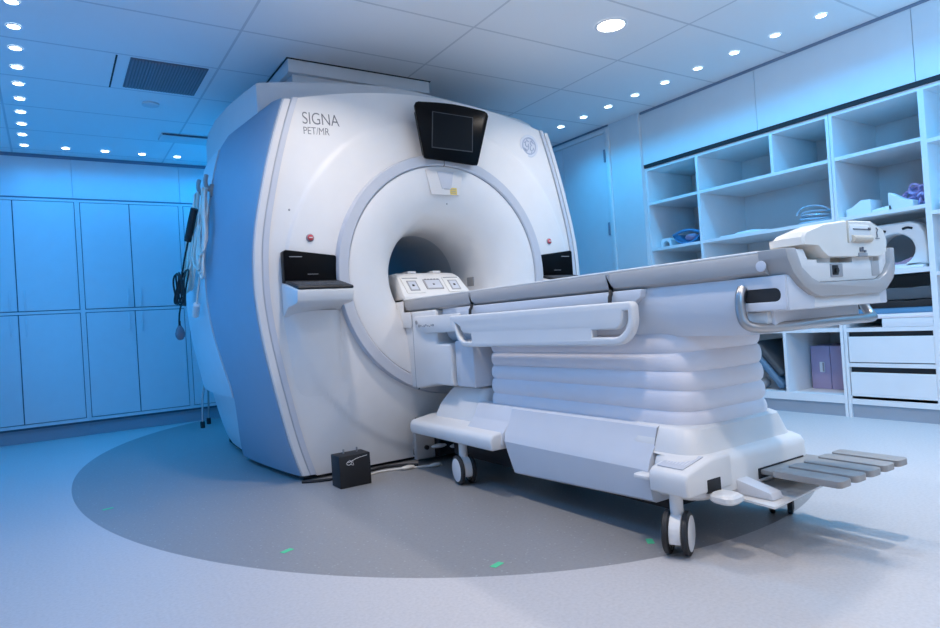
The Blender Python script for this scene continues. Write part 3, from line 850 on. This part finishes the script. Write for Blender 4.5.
# pedal plate with wedge and five long slats
pl = MB().prism([(1.90, 1.40), (1.875, 1.205), (2.09, 1.225), (2.38, 1.25), (2.42, 1.40)], 'Z', .165, .172)
pp = obj('pedal_plate', pl, 'white', tp)
wd = MB().prism([(1.40, .222), (1.37, .222), (1.25, .196), (1.24, .173), (1.40, .173)], 'X', 1.925, 1.985, .003)
obj('plate_wedge', wd, 'hull', pp)
obj('pedal_gap', MB().box(2.05, 2.33, 1.3665, 1.40, .20, .236), 'dark', rb)
ob = MB(); ob.box(2.395, 2.414, 1.455, 1.49, .205, .255, .003)
obj('bumper_notch', ob, 'blackm', rb)
obj('pedal_base', MB().box(2.06, 2.38, 1.27, 1.42, .214, .231, .004), 'slat', pp)
for i in range(5):
    x = 2.025+i*.0935
    s_ = MB()
    pts = rr(x-.036, x+.036, 1.055, 1.285, .018, 5)
    s_.prism(pts, 'Z', .232, .254, .007, 2)
    obj('foot_pedal', s_, 'slat', tp)
# casters
def caster(x, y, ang, fork='white', hub='trim'):
    c = Vector((x, y, .072)); a = Vector((math.cos(ang), math.sin(ang), 0)); f = Vector((-a.y, a.x, 0))
    m = MB()
    # cover between the wheels
    sec = []
    R4 = Matrix(((a.x, f.x, 0, c.x), (a.y, f.y, 0, c.y), (0, 0, 1, c.z), (0, 0, 0, 1)))
    prof = [(math.cos(math.radians(t))*.066, math.sin(math.radians(t))*.066) for t in range(-25, 206, 15)]
    m.prism([(p, q) for p, q in prof], 'X', -.019, .019, .002, 1, mtx=R4)
    m.cyl(c+Vector((0, 0, .055)), (c.x, c.y, .205), .022, 18)
    k = obj('caster', m, fork, tp)
    for s in (-1, 1):
        p = c+a*(s*.021)
        w = obj('wheel', MB().lathe([(.045, 0), (.066, 0), (.072, .004), (.072, .017), (.066, .021), (.045, .021)], p, a*s, 36), 'rubber', k)
        obj('hub', MB().lathe([(.0, 0), (.058, 0), (.058, .022), (.050, .0245), (0, .0255)], p, a*s, 32), hub, k)
caster(1.715, 1.455, math.radians(-62))
caster(1.72, 2.79, math.radians(170))
caster(2.33, 1.47, math.radians(-58), 'rubber', 'rubber')
caster(2.40, 2.79, math.radians(160))

# ------------------------------------------------------------------ head coil on the table inside the bore
HX = 2.03
hc = thing('head_coil', 'white moulded head coil base resting on the table inside the bore', 'head coil', (HX, 3.62, .971))
def hring(y, z, w, r=.03): return [(HX-w, y, .9715), (HX-w, y, z-r), (HX-w+r*.3, y, z-r*.3), (HX-w+r, y, z), (HX+w-r, y, z), (HX+w-r*.3, y, z-r*.3), (HX+w, y, z-r), (HX+w, y, .9715)]
mb = MB(); mb.loft([hring(3.44, .985, .245, .008), hring(3.46, 1.0, .247, .015), hring(3.52, 1.065, .240), hring(3.57, 1.119, .232), hring(3.60, 1.137, .222), hring(3.66, 1.146, .212), hring(3.80, 1.146, .205), hring(3.83, 1.12, .205)])
obj('shell', mb, 'white', hc)
sl_a = math.atan2(1.119-1.0, .11)
def on_slope(mbx, x0, x1, u0, u1, h0, h1, bev=.002):
    mt = Matrix.Translation((0, 3.46, 1.0)) @ Matrix.Rotation(sl_a, 4, 'X')
    return mbx.box(x0, x1, u0, u1, h0, h1, bev, mtx=mt)
for x in (HX-.15, HX+.145):
    w = obj('coil_window', on_slope(MB(), x-.062, x+.062, .008, .15, -.004, .006, .004), 'ivory', hc)
    obj('window_edge', on_slope(MB(), x-.054, x+.054, .134, .142, .004, .008, .001), 'grey', w)
    s_ = on_slope(MB(), x-.034, x+.034, .025, .115, .004, .008, .003)
    obj('window_symbol', s_, 'grey', w)
    d_ = on_slope(MB(), x-.025, x+.025, .034, .106, .006, .0092, .002)
    obj('window_face', d_, 'trim2', w)
    obj('window_dot', on_slope(MB(), x-.008, x+.008, .062, .078, .006, .0105, .001), 'blackm', w)
cc = obj('coil_center', on_slope(MB(), HX-.062, HX+.062, .04, .13, -.004, .005, .004), 'grey', hc)
obj('center_face', on_slope(MB(), HX-.052, HX+.052, .048, .120, .002, .0065, .003), 'trim2', cc)
cq = on_slope(MB(), HX-.008, HX+.006, .072, .086, .004, .0085, .001)
for i in range(5): on_slope(cq, HX-.05+i*.022, HX-.034+i*.022, .122, .13, .003, .0065, .001)
obj('center_marks', cq, 'text', cc)
tb = MB(); tb.box(HX-.12, HX-.06, 3.62, 3.70, 1.142, 1.155, .004); tb.box(HX+.06, HX+.12, 3.62, 3.70, 1.142, 1.157, .004)
obj('coil_tab', tb, 'white', hc)

# ------------------------------------------------------------------ black box and cables on the floor
bb = thing('battery_box', 'small black square box on the floor against the scanner front', 'box', (1.29, 3.225, 0))
obj('case', MB().box(1.205, 1.378, 3.168, 3.285, .0, .165, .004), 'blackm', bb)
for x in (1.26, 1.335):
    obj('terminal', MB().cyl((x, 3.24, .16), (x, 3.24, .188), .005, 10), 'steel', bb)
sc = MB()
pts = [(1.245, .128), (1.26, .14), (1.275, .13), (1.262, .115), (1.247, .118), (1.243, .13), (1.262, .13), (1.28, .138)]
sc.tube([(x, 3.1665, z) for x, z in pts], .0016, 5, smooth=1); sc.tube([(1.268, 3.1665, .118), (1.285, 3.1665, .11), (1.275, 3.1665, .135), (1.30, 3.1665, .145), (1.36, 3.1665, .152)], .0014, 5, smooth=1)
obj('chalk_mark', sc, 'trim', bb)
cab1 = MB().tube([(1.10, 3.46, .008), (1.20, 3.40, .008), (1.38, 3.38, .008), (1.55, 3.44, .008), (1.68, 3.40, .008), (1.74, 3.33, .008)], .008, 8, smooth=2)
tag(obj('floor_cable', cab1, 'blackm'), 'black cable on the floor running behind the small black box', 'cable')
cab2 = MB().tube([(1.38, 3.30, .006), (1.50, 3.36, .006), (1.62, 3.33, .006), (1.76, 3.26, .006), (1.84, 3.22, .006)], .006, 8, smooth=2)
cab2.ball((1.66, 3.30, .012), .045, .02, .012); cab2.ball((1.80, 3.23, .012), .04, .02, .012)
tag(obj('floor_cable', cab2, 'cable'), 'pale cable on the floor right of the black box leading under the table', 'cable')

# green tape
for x, y, rz, lb in ((.705, 2.45, .4, 'small green tape mark on the grey floor, second from the left'), (1.209, 1.794, .3, 'small green tape mark at the front edge of the grey floor circle'), (1.735, 1.60, .9, 'green tape mark on the floor beside the rear caster'), (.198, 3.727, .2, 'faint green tape mark near the left edge of the grey floor circle')):
    t = MB().box(-.024, .024, -.012, .012, 0, .0012)
    t2 = MB(); me_ = bpy.data.meshes.new('q'); t.bm.to_mesh(me_); t2.bm.from_mesh(me_); bpy.data.meshes.remove(me_)
    bmesh.ops.transform(t2.bm, matrix=Matrix.Translation((x, y, .0002)) @ Matrix.Rotation(rz, 4, 'Z'), verts=t2.bm.verts)
    tag(obj('floor_tape', t2, 'green'), lb, 'tape')

# ------------------------------------------------------------------ cables and handset on the scanner's left side
def sx(y, z): return CX-(hw(z)+bulge(y, z)+.010)
def S(y, z, d=.02): return (sx(y, z)-d, y, z)
def hook_at(y, z):
    h = obj('cable_hook', MB().tube([S(y, z-.09, 0), S(y, z-.075, .03), S(y, z-.03, .045), S(y+.01, z+.01, .04)], .014, 10, smooth=2), 'slat', ts)
    obj('hook_plate', MB().box(sx(y, z-.09)-.010, sx(y, z-.09)+.02, y-.02, y+.02, z-.13, z-.05, .004), 'slat', h)
hook_at(4.60, 1.875); hook_at(4.34, 1.85)
random.seed(5)
def hank(y0, z0, y1, z1, n, r, wob, d0):
    m = MB()
    for i in range(n):
        pts = []; zz1 = z1+random.uniform(0, .22); yy1 = y1+random.uniform(-.06, .06)
        for k in range(17):
            t = k/16; s = math.sin(PI*t)
            side = -1 if t < .5 else 1
            yy = y0+(yy1-y0)*s+side*wob*math.sin(2*PI*min(t, 1-t))*(.6+.7*random.random())+random.uniform(-.02, .02)
            zz = z0+(zz1-z0)*s+random.uniform(-.01, .01)
            pts.append(S(yy, zz, d0+.008*(i % 3)+.014*random.random()))
        m.tube(pts, r, 6, smooth=2)
    return m
tag(obj('cable_bundle', hank(4.60, 1.79, 4.62, 1.10, 7, .0068, .15, .03), 'cable'), 'looped pale cables hanging from the hook nearer the cupboards', 'cable')
tag(obj('cable_bundle', hank(4.34, 1.77, 4.22, 1.14, 7, .0068, .09, .03), 'cable'), 'looped pale cables hanging from the hook nearer the scanner front', 'cable')
hs_ = thing('handset', 'black elongated handset hanging among the pale cables', 'handset', S(4.47, 1.55, .07))
obj('grip', MB().tube([S(4.42, 1.655, .075), S(4.46, 1.57, .08), S(4.52, 1.46, .08)], .024, 10, smooth=2), 'blackm', hs_)
obj('lead', MB().tube([S(4.52, 1.46, .078), S(4.60, 1.37, .075), S(4.66, 1.27, .075)], .006, 6, smooth=1), 'blackm', hs_)
bc = MB()
for i in range(6):
    pts = []
    for k in range(18):
        t = 2*PI*k/18
        pts.append(S(4.55+.13*math.cos(t)*(1-.07*i)+.014*i, 1.155+.10*math.sin(t)*(1-.05*i)-.055*math.cos(t), .078+.009*i+.01*math.sin(t*2+i)))
    bc.tube(pts, .0058, 6, closed=True, smooth=1)
bc.tube([S(4.71, 1.09, .07), S(4.92, 1.02, .075), S(5.02, .95, .08)], .0058, 6, smooth=1)
tag(obj('black_cable_coil', bc, 'blackm'), 'coiled black cable hanging below the handset on the scanner side', 'cable')
bpx, bpy_, bpz = S(5.03, .87, .085)
qb = thing('squeeze_bulb', 'grey patient squeeze bulb hanging at the end of the black cable', 'bulb', (bpx, bpy_, bpz))
obj('bulb_body', MB().lathe([(0, -.055), (.018, -.05), (.032, -.028), (.034, -.005), (.025, .027), (.012, .05)], (bpx, bpy_, bpz), (0, 0, 1), 18), 'bulb', qb)
obj('bulb_neck', MB().lathe([(.011, .046), (.008, .06), (.008, .085), (0, .086)], (bpx, bpy_, bpz), (0, 0, 1), 12), 'blackm', qb)
cnx = thing('cable_plug', 'white barrel plug hanging below the pale cables', 'plug', S(4.36, 1.0, .05))
obj('lead', MB().tube([S(4.27, 1.2, .04), S(4.31, 1.1, .045), S(4.34, 1.03, .05)], .0055, 6), 'cable', cnx)
obj('barrel', MB().cyl(S(4.33, 1.035, .05), S(4.42, .965, .05), .022, 16, .005), 'white', cnx)
# stand legs behind the scanner
sd = thing('drip_stand', 'thin metal stand with black rubber feet behind the scanner', 'stand', (1.17, 6.43, 0))
for x, y in ((1.126, 6.319), (1.223, 6.55)):
    lg_ = obj('leg', MB().tube([(x, y, .03), (x+.01, y, .25), (1.22, 6.45, .6)], .009, 8), 'steel', sd)
    obj('foot', MB().cyl((x, y, 0), (x, y, .06), .02, 14, .004), 'rubber', lg_)
obj('pole', MB().cyl((1.22, 6.45, .55), (1.22, 6.45, 1.1), .012, 12), 'steel', sd)

# ------------------------------------------------------------------ things on the shelves
zs = 1.3475
# column bay: small white ring, blue shell coil
r1 = thing('foam_arch', 'small white foam arch standing on the shelf of the narrow column', 'foam support', (4.65, 3.80, zs))
obj('arch', MB().prism([(3.755, zs), (3.775, zs)] + [(3.815+.04*math.cos(math.radians(t)), zs+.02+.036*math.sin(math.radians(t))) for t in range(180, -1, -20)][0:0] +
    [(3.78, zs+.028)] + [(3.815+.033*math.cos(math.radians(t)), zs+.03+.03*math.sin(math.radians(t))) for t in range(160, 0, -20)] + [(3.85, zs+.028), (3.855, zs), (3.875, zs), (3.872, zs+.06), (3.855, zs+.083), (3.78, zs+.083), (3.76, zs+.06)], 'X', 4.60, 4.70), 'paper', r1)
r2 = thing('blue_coil', 'blue curved plastic coil shell on the shelf of the narrow column', 'coil', (4.65, 3.55, zs))
mb = MB()
rings = []
for i in range(13):
    t = math.radians(200+140*i/12)
    r_o = .125
    y, z = 3.565-.15*math.cos(t)*-1, zs+.125+r_o*math.sin(t)
    rings.append([(4.56, y, z), (4.74, y, z), (4.74, y, z+.014), (4.56, y, z+.014)])
mb.loft(rings)
obj('shell', mb, 'foamb', r2)
obj('rim', MB().tube([(4.55, 3.425, zs+.085), (4.545, 3.50, zs+.11), (4.55, 3.60, zs+.115), (4.56, 3.70, zs+.088)], .012, 8, smooth=2), 'foamb', r2)
obj('inner_pad', MB().ball((4.63, 3.56, zs+.055), .06, .055, .035), 'lilac', r2)
# wide bay
pps = [(3.0, .33, .012, 'flat white sheet lying on the wide shelf, lower of two'), (2.93, .26, .020, 'folded white sheet lying on top of the wide shelf sheet')]
tag(obj('paper_stack', MB().box(4.53, 4.85, 2.83, 3.22, zs, zs+.012, .002), 'paper'), 'wide flat white sheet lying on the wide bay shelf', 'sheet')
tag(obj('paper_stack', MB().prism([(2.90, zs+.0125), (3.12, zs+.0125), (3.08, zs+.026), (2.95, zs+.03)], 'X', 4.56, 4.80, .002), 'paper'), 'folded white leaflet on top of the flat sheet in the wide bay', 'sheet')
cc_ = MB()
for i in range(4):
    pts = []
    for k in range(20):
        t = 2*PI*k/20
        pts.append((4.66+.10*math.sin(t), 2.50+.125*math.cos(t)*(1-.05*i), zs+.024+.017*i+.012*math.sin(t+i)))
    cc_.tube(pts, .006, 6, closed=True)
cc_.tube([(4.6, 2.62, zs+.08), (4.58, 2.58, zs+.12), (4.57, 2.5, zs+.13), (4.58, 2.42, zs+.115), (4.6, 2.37, zs+.07)], .006, 6, smooth=2)
tag(obj('tubing_coil', cc_, 'clear'), 'coil of clear blue tubing on the wide shelf behind the table end', 'tubing')
# right bay
w1 = MB().prism([(2.255, zs), (2.095, zs), (2.095, zs+.095), (2.155, zs+.10), (2.215, zs+.062), (2.255, zs+.05)], 'X', 4.56, 4.72, .003)
tag(obj('foam_wedge', w1, 'paper'), 'white foam wedge at the left end of the upper right shelf', 'foam support')
tag(obj('foam_sheet', MB().prism([(1.965, zs), (2.09, zs), (2.085, zs+.02), (1.97, zs+.035)], 'X', 4.55, 4.75, .003), 'paper'), 'thin white foam sheet lying between the two white wedges', 'foam support')
w2 = MB().prism([(1.985, zs), (1.845, zs), (1.845, zs+.045), (1.90, zs+.06), (1.975, zs+.115), (1.985, zs+.11)], 'X', 4.55, 4.625, .003)
tag(obj('foam_wedge', w2, 'paper'), 'white foam wedge in front of the purple mask on the shelf', 'foam support')
pm_ = thing('purple_coil', 'purple openwork plastic coil at the right end of the shelf', 'coil', (4.75, 1.85, zs))
tr = MB()
for k in range(5):
    a0 = k*2*PI/5
    cyy, czz = 1.862+.052*math.cos(a0), zs+.085+.042*math.sin(a0)
    tr.tube([(4.66+.02*math.sin(2*t+k), cyy+.036*math.cos(t), czz+.030*math.sin(t)) for t in [2*PI*q/12 for q in range(12)]], .0075, 6, closed=True, smooth=1)
tr.tube([(4.70, 1.862+.085*math.cos(t), zs+.085+.058*math.sin(t)) for t in [2*PI*q/16 for q in range(16)]], .010, 8, closed=True, smooth=1)
tr.ball((4.72, 1.862, zs+.085), .03, .075, .05)
obj('basket', tr, 'purple', pm_)
obj('base', MB().prism(rr(1.77, 1.95, 4.66, 4.82, .03), 'Z', zs, zs+.025, .004) if False else MB().box(4.66, 4.82, 1.775, 1.95, zs, zs+.028, .01), 'foamb', pm_)
# white arch coil below
z3 = .9655
ar = thing('arch_coil', 'large white arch shaped coil standing behind the table end on the lower shelf', 'coil', (4.65, 1.96, z3))
def arch(ro, ri, cy, zc, top):
    o = [(cy-ro, z3+.01)] + [(cy-ro+.012, zc+.03)]
    o = [(cy-ro, z3)] + [(cy+ro*math.cos(math.radians(t))*(1.0), zc+(top-zc)*max(0, math.sin(math.radians(t)))**.7) for t in range(180, -1, -10)] + [(cy+ro, z3)]
    i = [(cy+ri, z3)] + [(cy+ri*math.cos(math.radians(t)), zc-.02+(top-.055-zc)*math.sin(math.radians(t))) for t in range(0, 181, 10)] + [(cy-ri, z3)]
    return o, i
cy = 1.985; ro = .185
outer = [(cy-ro, z3+.02), (cy-ro-.004, z3+.12), (cy-ro+.012, z3+.22), (cy-ro+.04, z3+.275), (cy-ro+.09, z3+.30), (cy+ro-.09, z3+.30), (cy+ro-.04, z3+.275), (cy+ro-.012, z3+.22), (cy+ro+.004, z3+.12), (cy+ro, z3+.02)]
inner = [(cy+.118*math.cos(math.radians(t)), z3+.125+.105*math.sin(math.radians(t))) for t in range(0, 360, 15)]
mA = Matrix(((0, 0, 1, 4.66), (1, 0, 0, 0), (0, 1, 0, 0), (0, 0, 0, 1)))
obj('arch', MB().plate(outer, [inner], .075, .012, mA), 'white', ar, ang=40)
for y in (cy-.085, cy+.07):
    vs = MB().tube([(4.582, y-.028, z3+.252), (4.58, y, z3+.262), (4.582, y+.028, z3+.255)], .0075, 6, smooth=1)
    obj('vent_slot', vs, 'dark', ar)
obj('cradle_pad', MB().prism([(1.87, z3+.02), (2.10, z3+.02), (2.07, z3+.06), (1.985, z3+.045), (1.90, z3+.075)], 'X', 4.62, 4.72, .005), 'lilac', ar)
tag(obj('foam_pad', MB().box(4.52, 4.58, 1.80, 2.0, z3, z3+.018, .004), 'paper'), 'flat pale pad in front of the white arch coil', 'foam support')
# bay at the very right edge
tag(obj('folded_towel', MB().box(4.53, 4.80, 1.40, 1.70, 1.3005, 1.355, .012), 'paper'), 'folded white cloth at the right edge on the upper shelf', 'cloth')
tag(obj('folded_towel', MB().box(4.52, 4.80, 1.42, 1.70, 1.0, 1.12, .015) if False else MB().box(4.52, 4.80, 1.42, 1.71, .9305, .99, .012), 'paper'), 'folded white cloth at the right edge on the lower shelf', 'cloth')
# mats on the worktop
z4 = .6005
def slab(name, y0, y1, x0, x1, z0, z1, m, lb, bev=.008, sag=0):
    rings = []
    n = 14
    mb_ = MB()
    for i in range(n+1):
        y = y0+(y1-y0)*i/n; s_ = sag*math.sin(i*1.3)
        rings.append([(x0, y, z0+.001), (x0-.004, y, (z0+z1)/2), (x0, y, z1+s_), (x1, y, z1+s_), (x1, y, z0+.001)])
    mb_.loft(rings)
    return tag(obj(name, mb_, m), lb, 'mat')
slab('white_pad', 1.76, 2.05, 4.50, 4.95, z4, z4+.055, 'paper', 'white pad at the bottom of the mat stack above the drawers')
slab('grey_pad', 1.76, 2.26, 4.50, 4.95, z4+.056, z4+.085, 'bellow', 'pale grey pad directly on top of the white pad')
slab('blue_pad', 1.76, 2.24, 4.50, 4.95, z4+.086, z4+.122, 'matb', 'bright blue pad in the middle of the mat stack')
slab('black_strap_mat', 1.76, 2.25, 4.495, 4.95, z4+.123, z4+.165, 'blackm', 'black strapped mat lying on the blue pad', sag=.004)
slab('dark_mat', 1.76, 2.26, 4.51, 4.95, z4+.172, z4+.245, 'matg', 'dark grey padded mat on top of the mat stack', sag=.003)
# lower open compartment: card boxes and leaning mats
for y0, y1, lb, nm in ((2.535, 2.675, 'lilac archive box with a white label tab', True), (2.375, 2.530, 'lilac archive box without label beside the drawers', False)):
    bx = thing('archive_box', lb, 'box', (4.85, (y0+y1)/2, .1455))
    obj('box_body', MB().box(4.75, 5.05, y0, y1, .1455, .462, .003), 'lilac', bx)
    if nm: 
        tb_ = obj('label_tab', MB().box(4.744, 4.7505, 2.575, 2.610, .27, .345, .002), 'paper', bx)
        obj('tab_pull', MB().box(4.738, 4.744, 2.577, 2.586, .275, .34, .001), 'redr', tb_)
def lean(name, y0, tilt, th, L, m, lb, x0=4.53, x1=4.95):
    mb_ = MB(); mb_.box(x0, x1, 0, th, 0, L, min(.02, th*.4), 3, mtx=Matrix.Translation((0, y0, .146)) @ Matrix.Rotation(tilt, 4, 'X'))
    return tag(obj(name, mb_, m), lb, 'mat')
lean('leaning_pad', 2.775, math.radians(-38), .05, .40, 'matb', 'blue edged dark pad leaning in the compartment behind the bellows') if False else None
mb_ = MB(); mb_.box(4.53, 4.95, 0, .05, 0, .36, .02, 3, mtx=Matrix.Translation((0, 2.765, .183)) @ Matrix.Rotation(math.radians(-40), 4, 'X'))
tag(obj('leaning_pad', mb_, mat('pad_slate', (.11, .19, .28), .5)), 'blue edged pad leaning in the low compartment behind the bellows', 'mat')
mb_ = MB(); mb_.box(4.55, 4.95, -.056, -.002, .075, .40, .02, 3, mtx=Matrix.Translation((0, 2.765, .183)) @ Matrix.Rotation(math.radians(-40), 4, 'X'))
MBs = MB(); MBs.ball((4.62, 2.985, .187), .06, .05, .04)
tag(obj('rolled_strap', MBs, 'grey'), 'rolled grey strap on the low shelf under the leaning pad', 'strap')
mb2 = MB(); mb2.box(4.55, 4.96, 2.76, 3.02, .44, .53, .03, 3)
mb2.box(4.56, 4.96, 2.735, 2.80, .34, .45, .02, 3)
tag(obj('dark_cushion', mb2, 'matg'), 'dark cushion stuffed at the top of the low compartment', 'cushion') if False else mb2.bm.free()
mb_2 = mb_
tag(obj('dark_pad', mb_2, 'matg'), 'dark grey pad leaning on top of the blue edged pad', 'mat')

# ------------------------------------------------------------------ light
def area(name, loc, rot, size, power, col, sizey=None, shape='DISK', spread=180):
    l = bpy.data.lights.new(name, 'AREA'); l.shape = shape; l.size = size
    if sizey: l.size_y = sizey
    l.energy = power; l.color = col; l.spread = math.radians(spread)
    o = bpy.data.objects.new(name, l); C.objects.link(o); o.location = loc; o.rotation_euler = rot
    return o
def spotl(name, loc, power, col, ang=150, blend=1., r=.03, rot=(0, 0, 0)):
    l = bpy.data.lights.new(name, 'SPOT'); l.energy = power; l.color = col; l.spot_size = math.radians(ang); l.spot_blend = blend; l.shadow_soft_size = r
    o = bpy.data.objects.new(name, l); C.objects.link(o); o.location = loc; o.rotation_euler = rot
    return o
WARM = (1, .905, .82); BLUE = (.0, .36, 1.0); BLUE2 = (.03, .47, 1.0)
for i, (x, y, p) in enumerate(((1.2, 2.75, 10.5), (2.95, 2.75, 9), (1.2, 1.2, 8), (2.95, 1.2, 13), (1.2, -.3, 7), (2.95, -.3, 5))):
    area('downlight_lamp', (x, y, ZC-.02), (0, 0, 0), .12, p, WARM, spread=128)
for i, (x, y, lb, g) in enumerate(rows):
    left = 'left' in g or 'back' in g
    spotl('spot_lamp', (x, y, ZC-.03), (6 if 'back' in g else 11) if left else 15, BLUE if left else BLUE2, 165 if left else 138, 1.)
for i in range(6): spotl('spot_lamp', (-.075, 3.566-.5*i, ZC-.03), 9, BLUE, 165)
for i in range(6): spotl('spot_lamp', (1.4+.45*i, 6.6, ZC-.03), 9, BLUE, 165)
for i in range(5): spotl('spot_lamp', (4.08, 1.77-.4*i, ZC-.03), 15, BLUE2, 138, 1.)

area('bounce_fill', (2.1, -.3, 1.35), (PI, 0, 0), 1.2, 27, (.95, .94, 1.0))  # added fill out of view, aimed up to brighten the ceiling
area('left_blue_fill', (-.72, 4.6, 1.25), (0, -PI/2-.5, 0), 2.0, 20, BLUE, 3.6, 'RECTANGLE')  # added blue fill at the left, out of view, no fixture there
d_ = Vector((4.8, 2.6, 1.45))-Vector((.1, -.7, 2.2))
area('shelf_fill', (.1, -.7, 2.2), d_.to_track_quat('-Z', 'Y').to_euler(), .9, 9, (.08, .46, 1.0), spread=56)  # added unseen blue fill aimed at the shelves
area('back_ceiling_fill', (2.2, 6.15, 1.7), (PI, 0, 0), 2.0, 9, BLUE, .7, 'RECTANGLE')  # added blue uplight hidden behind the scanner to tint the ceiling
area('right_ceiling_fill', (4.2, .5, 1.5), (PI+.35, .25, 0), 1.2, 30, BLUE2, 1.2, 'RECTANGLE')  # added blue uplight out of view for the right side of the ceiling
w = bpy.data.worlds.new('room_air'); bpy.context.scene.world = w; w.use_nodes = True
w.node_tree.nodes['Background'].inputs['Color'].default_value = (.35, .5, .8, 1)
w.node_tree.nodes['Background'].inputs['Strength'].default_value = .05

# ------------------------------------------------------------------ camera
f, yaw, pitch, roll = 645.785, .577076, .0099591, -.0659084
fw = Vector((math.sin(yaw)*math.cos(pitch), math.cos(yaw)*math.cos(pitch), math.sin(pitch)))
rt = Vector((math.cos(yaw), -math.sin(yaw), 0)); up = rt.cross(fw)
r2 = math.cos(roll)*rt+math.sin(roll)*up; u2 = -math.sin(roll)*rt+math.cos(roll)*up
cam = bpy.data.cameras.new('camera'); co = bpy.data.objects.new('camera', cam); C.objects.link(co)
co.matrix_world = Matrix(((r2.x, u2.x, -fw.x, 0), (r2.y, u2.y, -fw.y, 0), (r2.z, u2.z, -fw.z, .82), (0, 0, 0, 1)))
cam.sensor_width = 36; cam.lens = f/940*36; cam.clip_start = .02
bpy.context.scene.camera = co
vs_ = bpy.context.scene.view_settings
vs_.view_transform = 'Standard'; vs_.look = 'None'; vs_.exposure = 0; vs_.gamma = 1
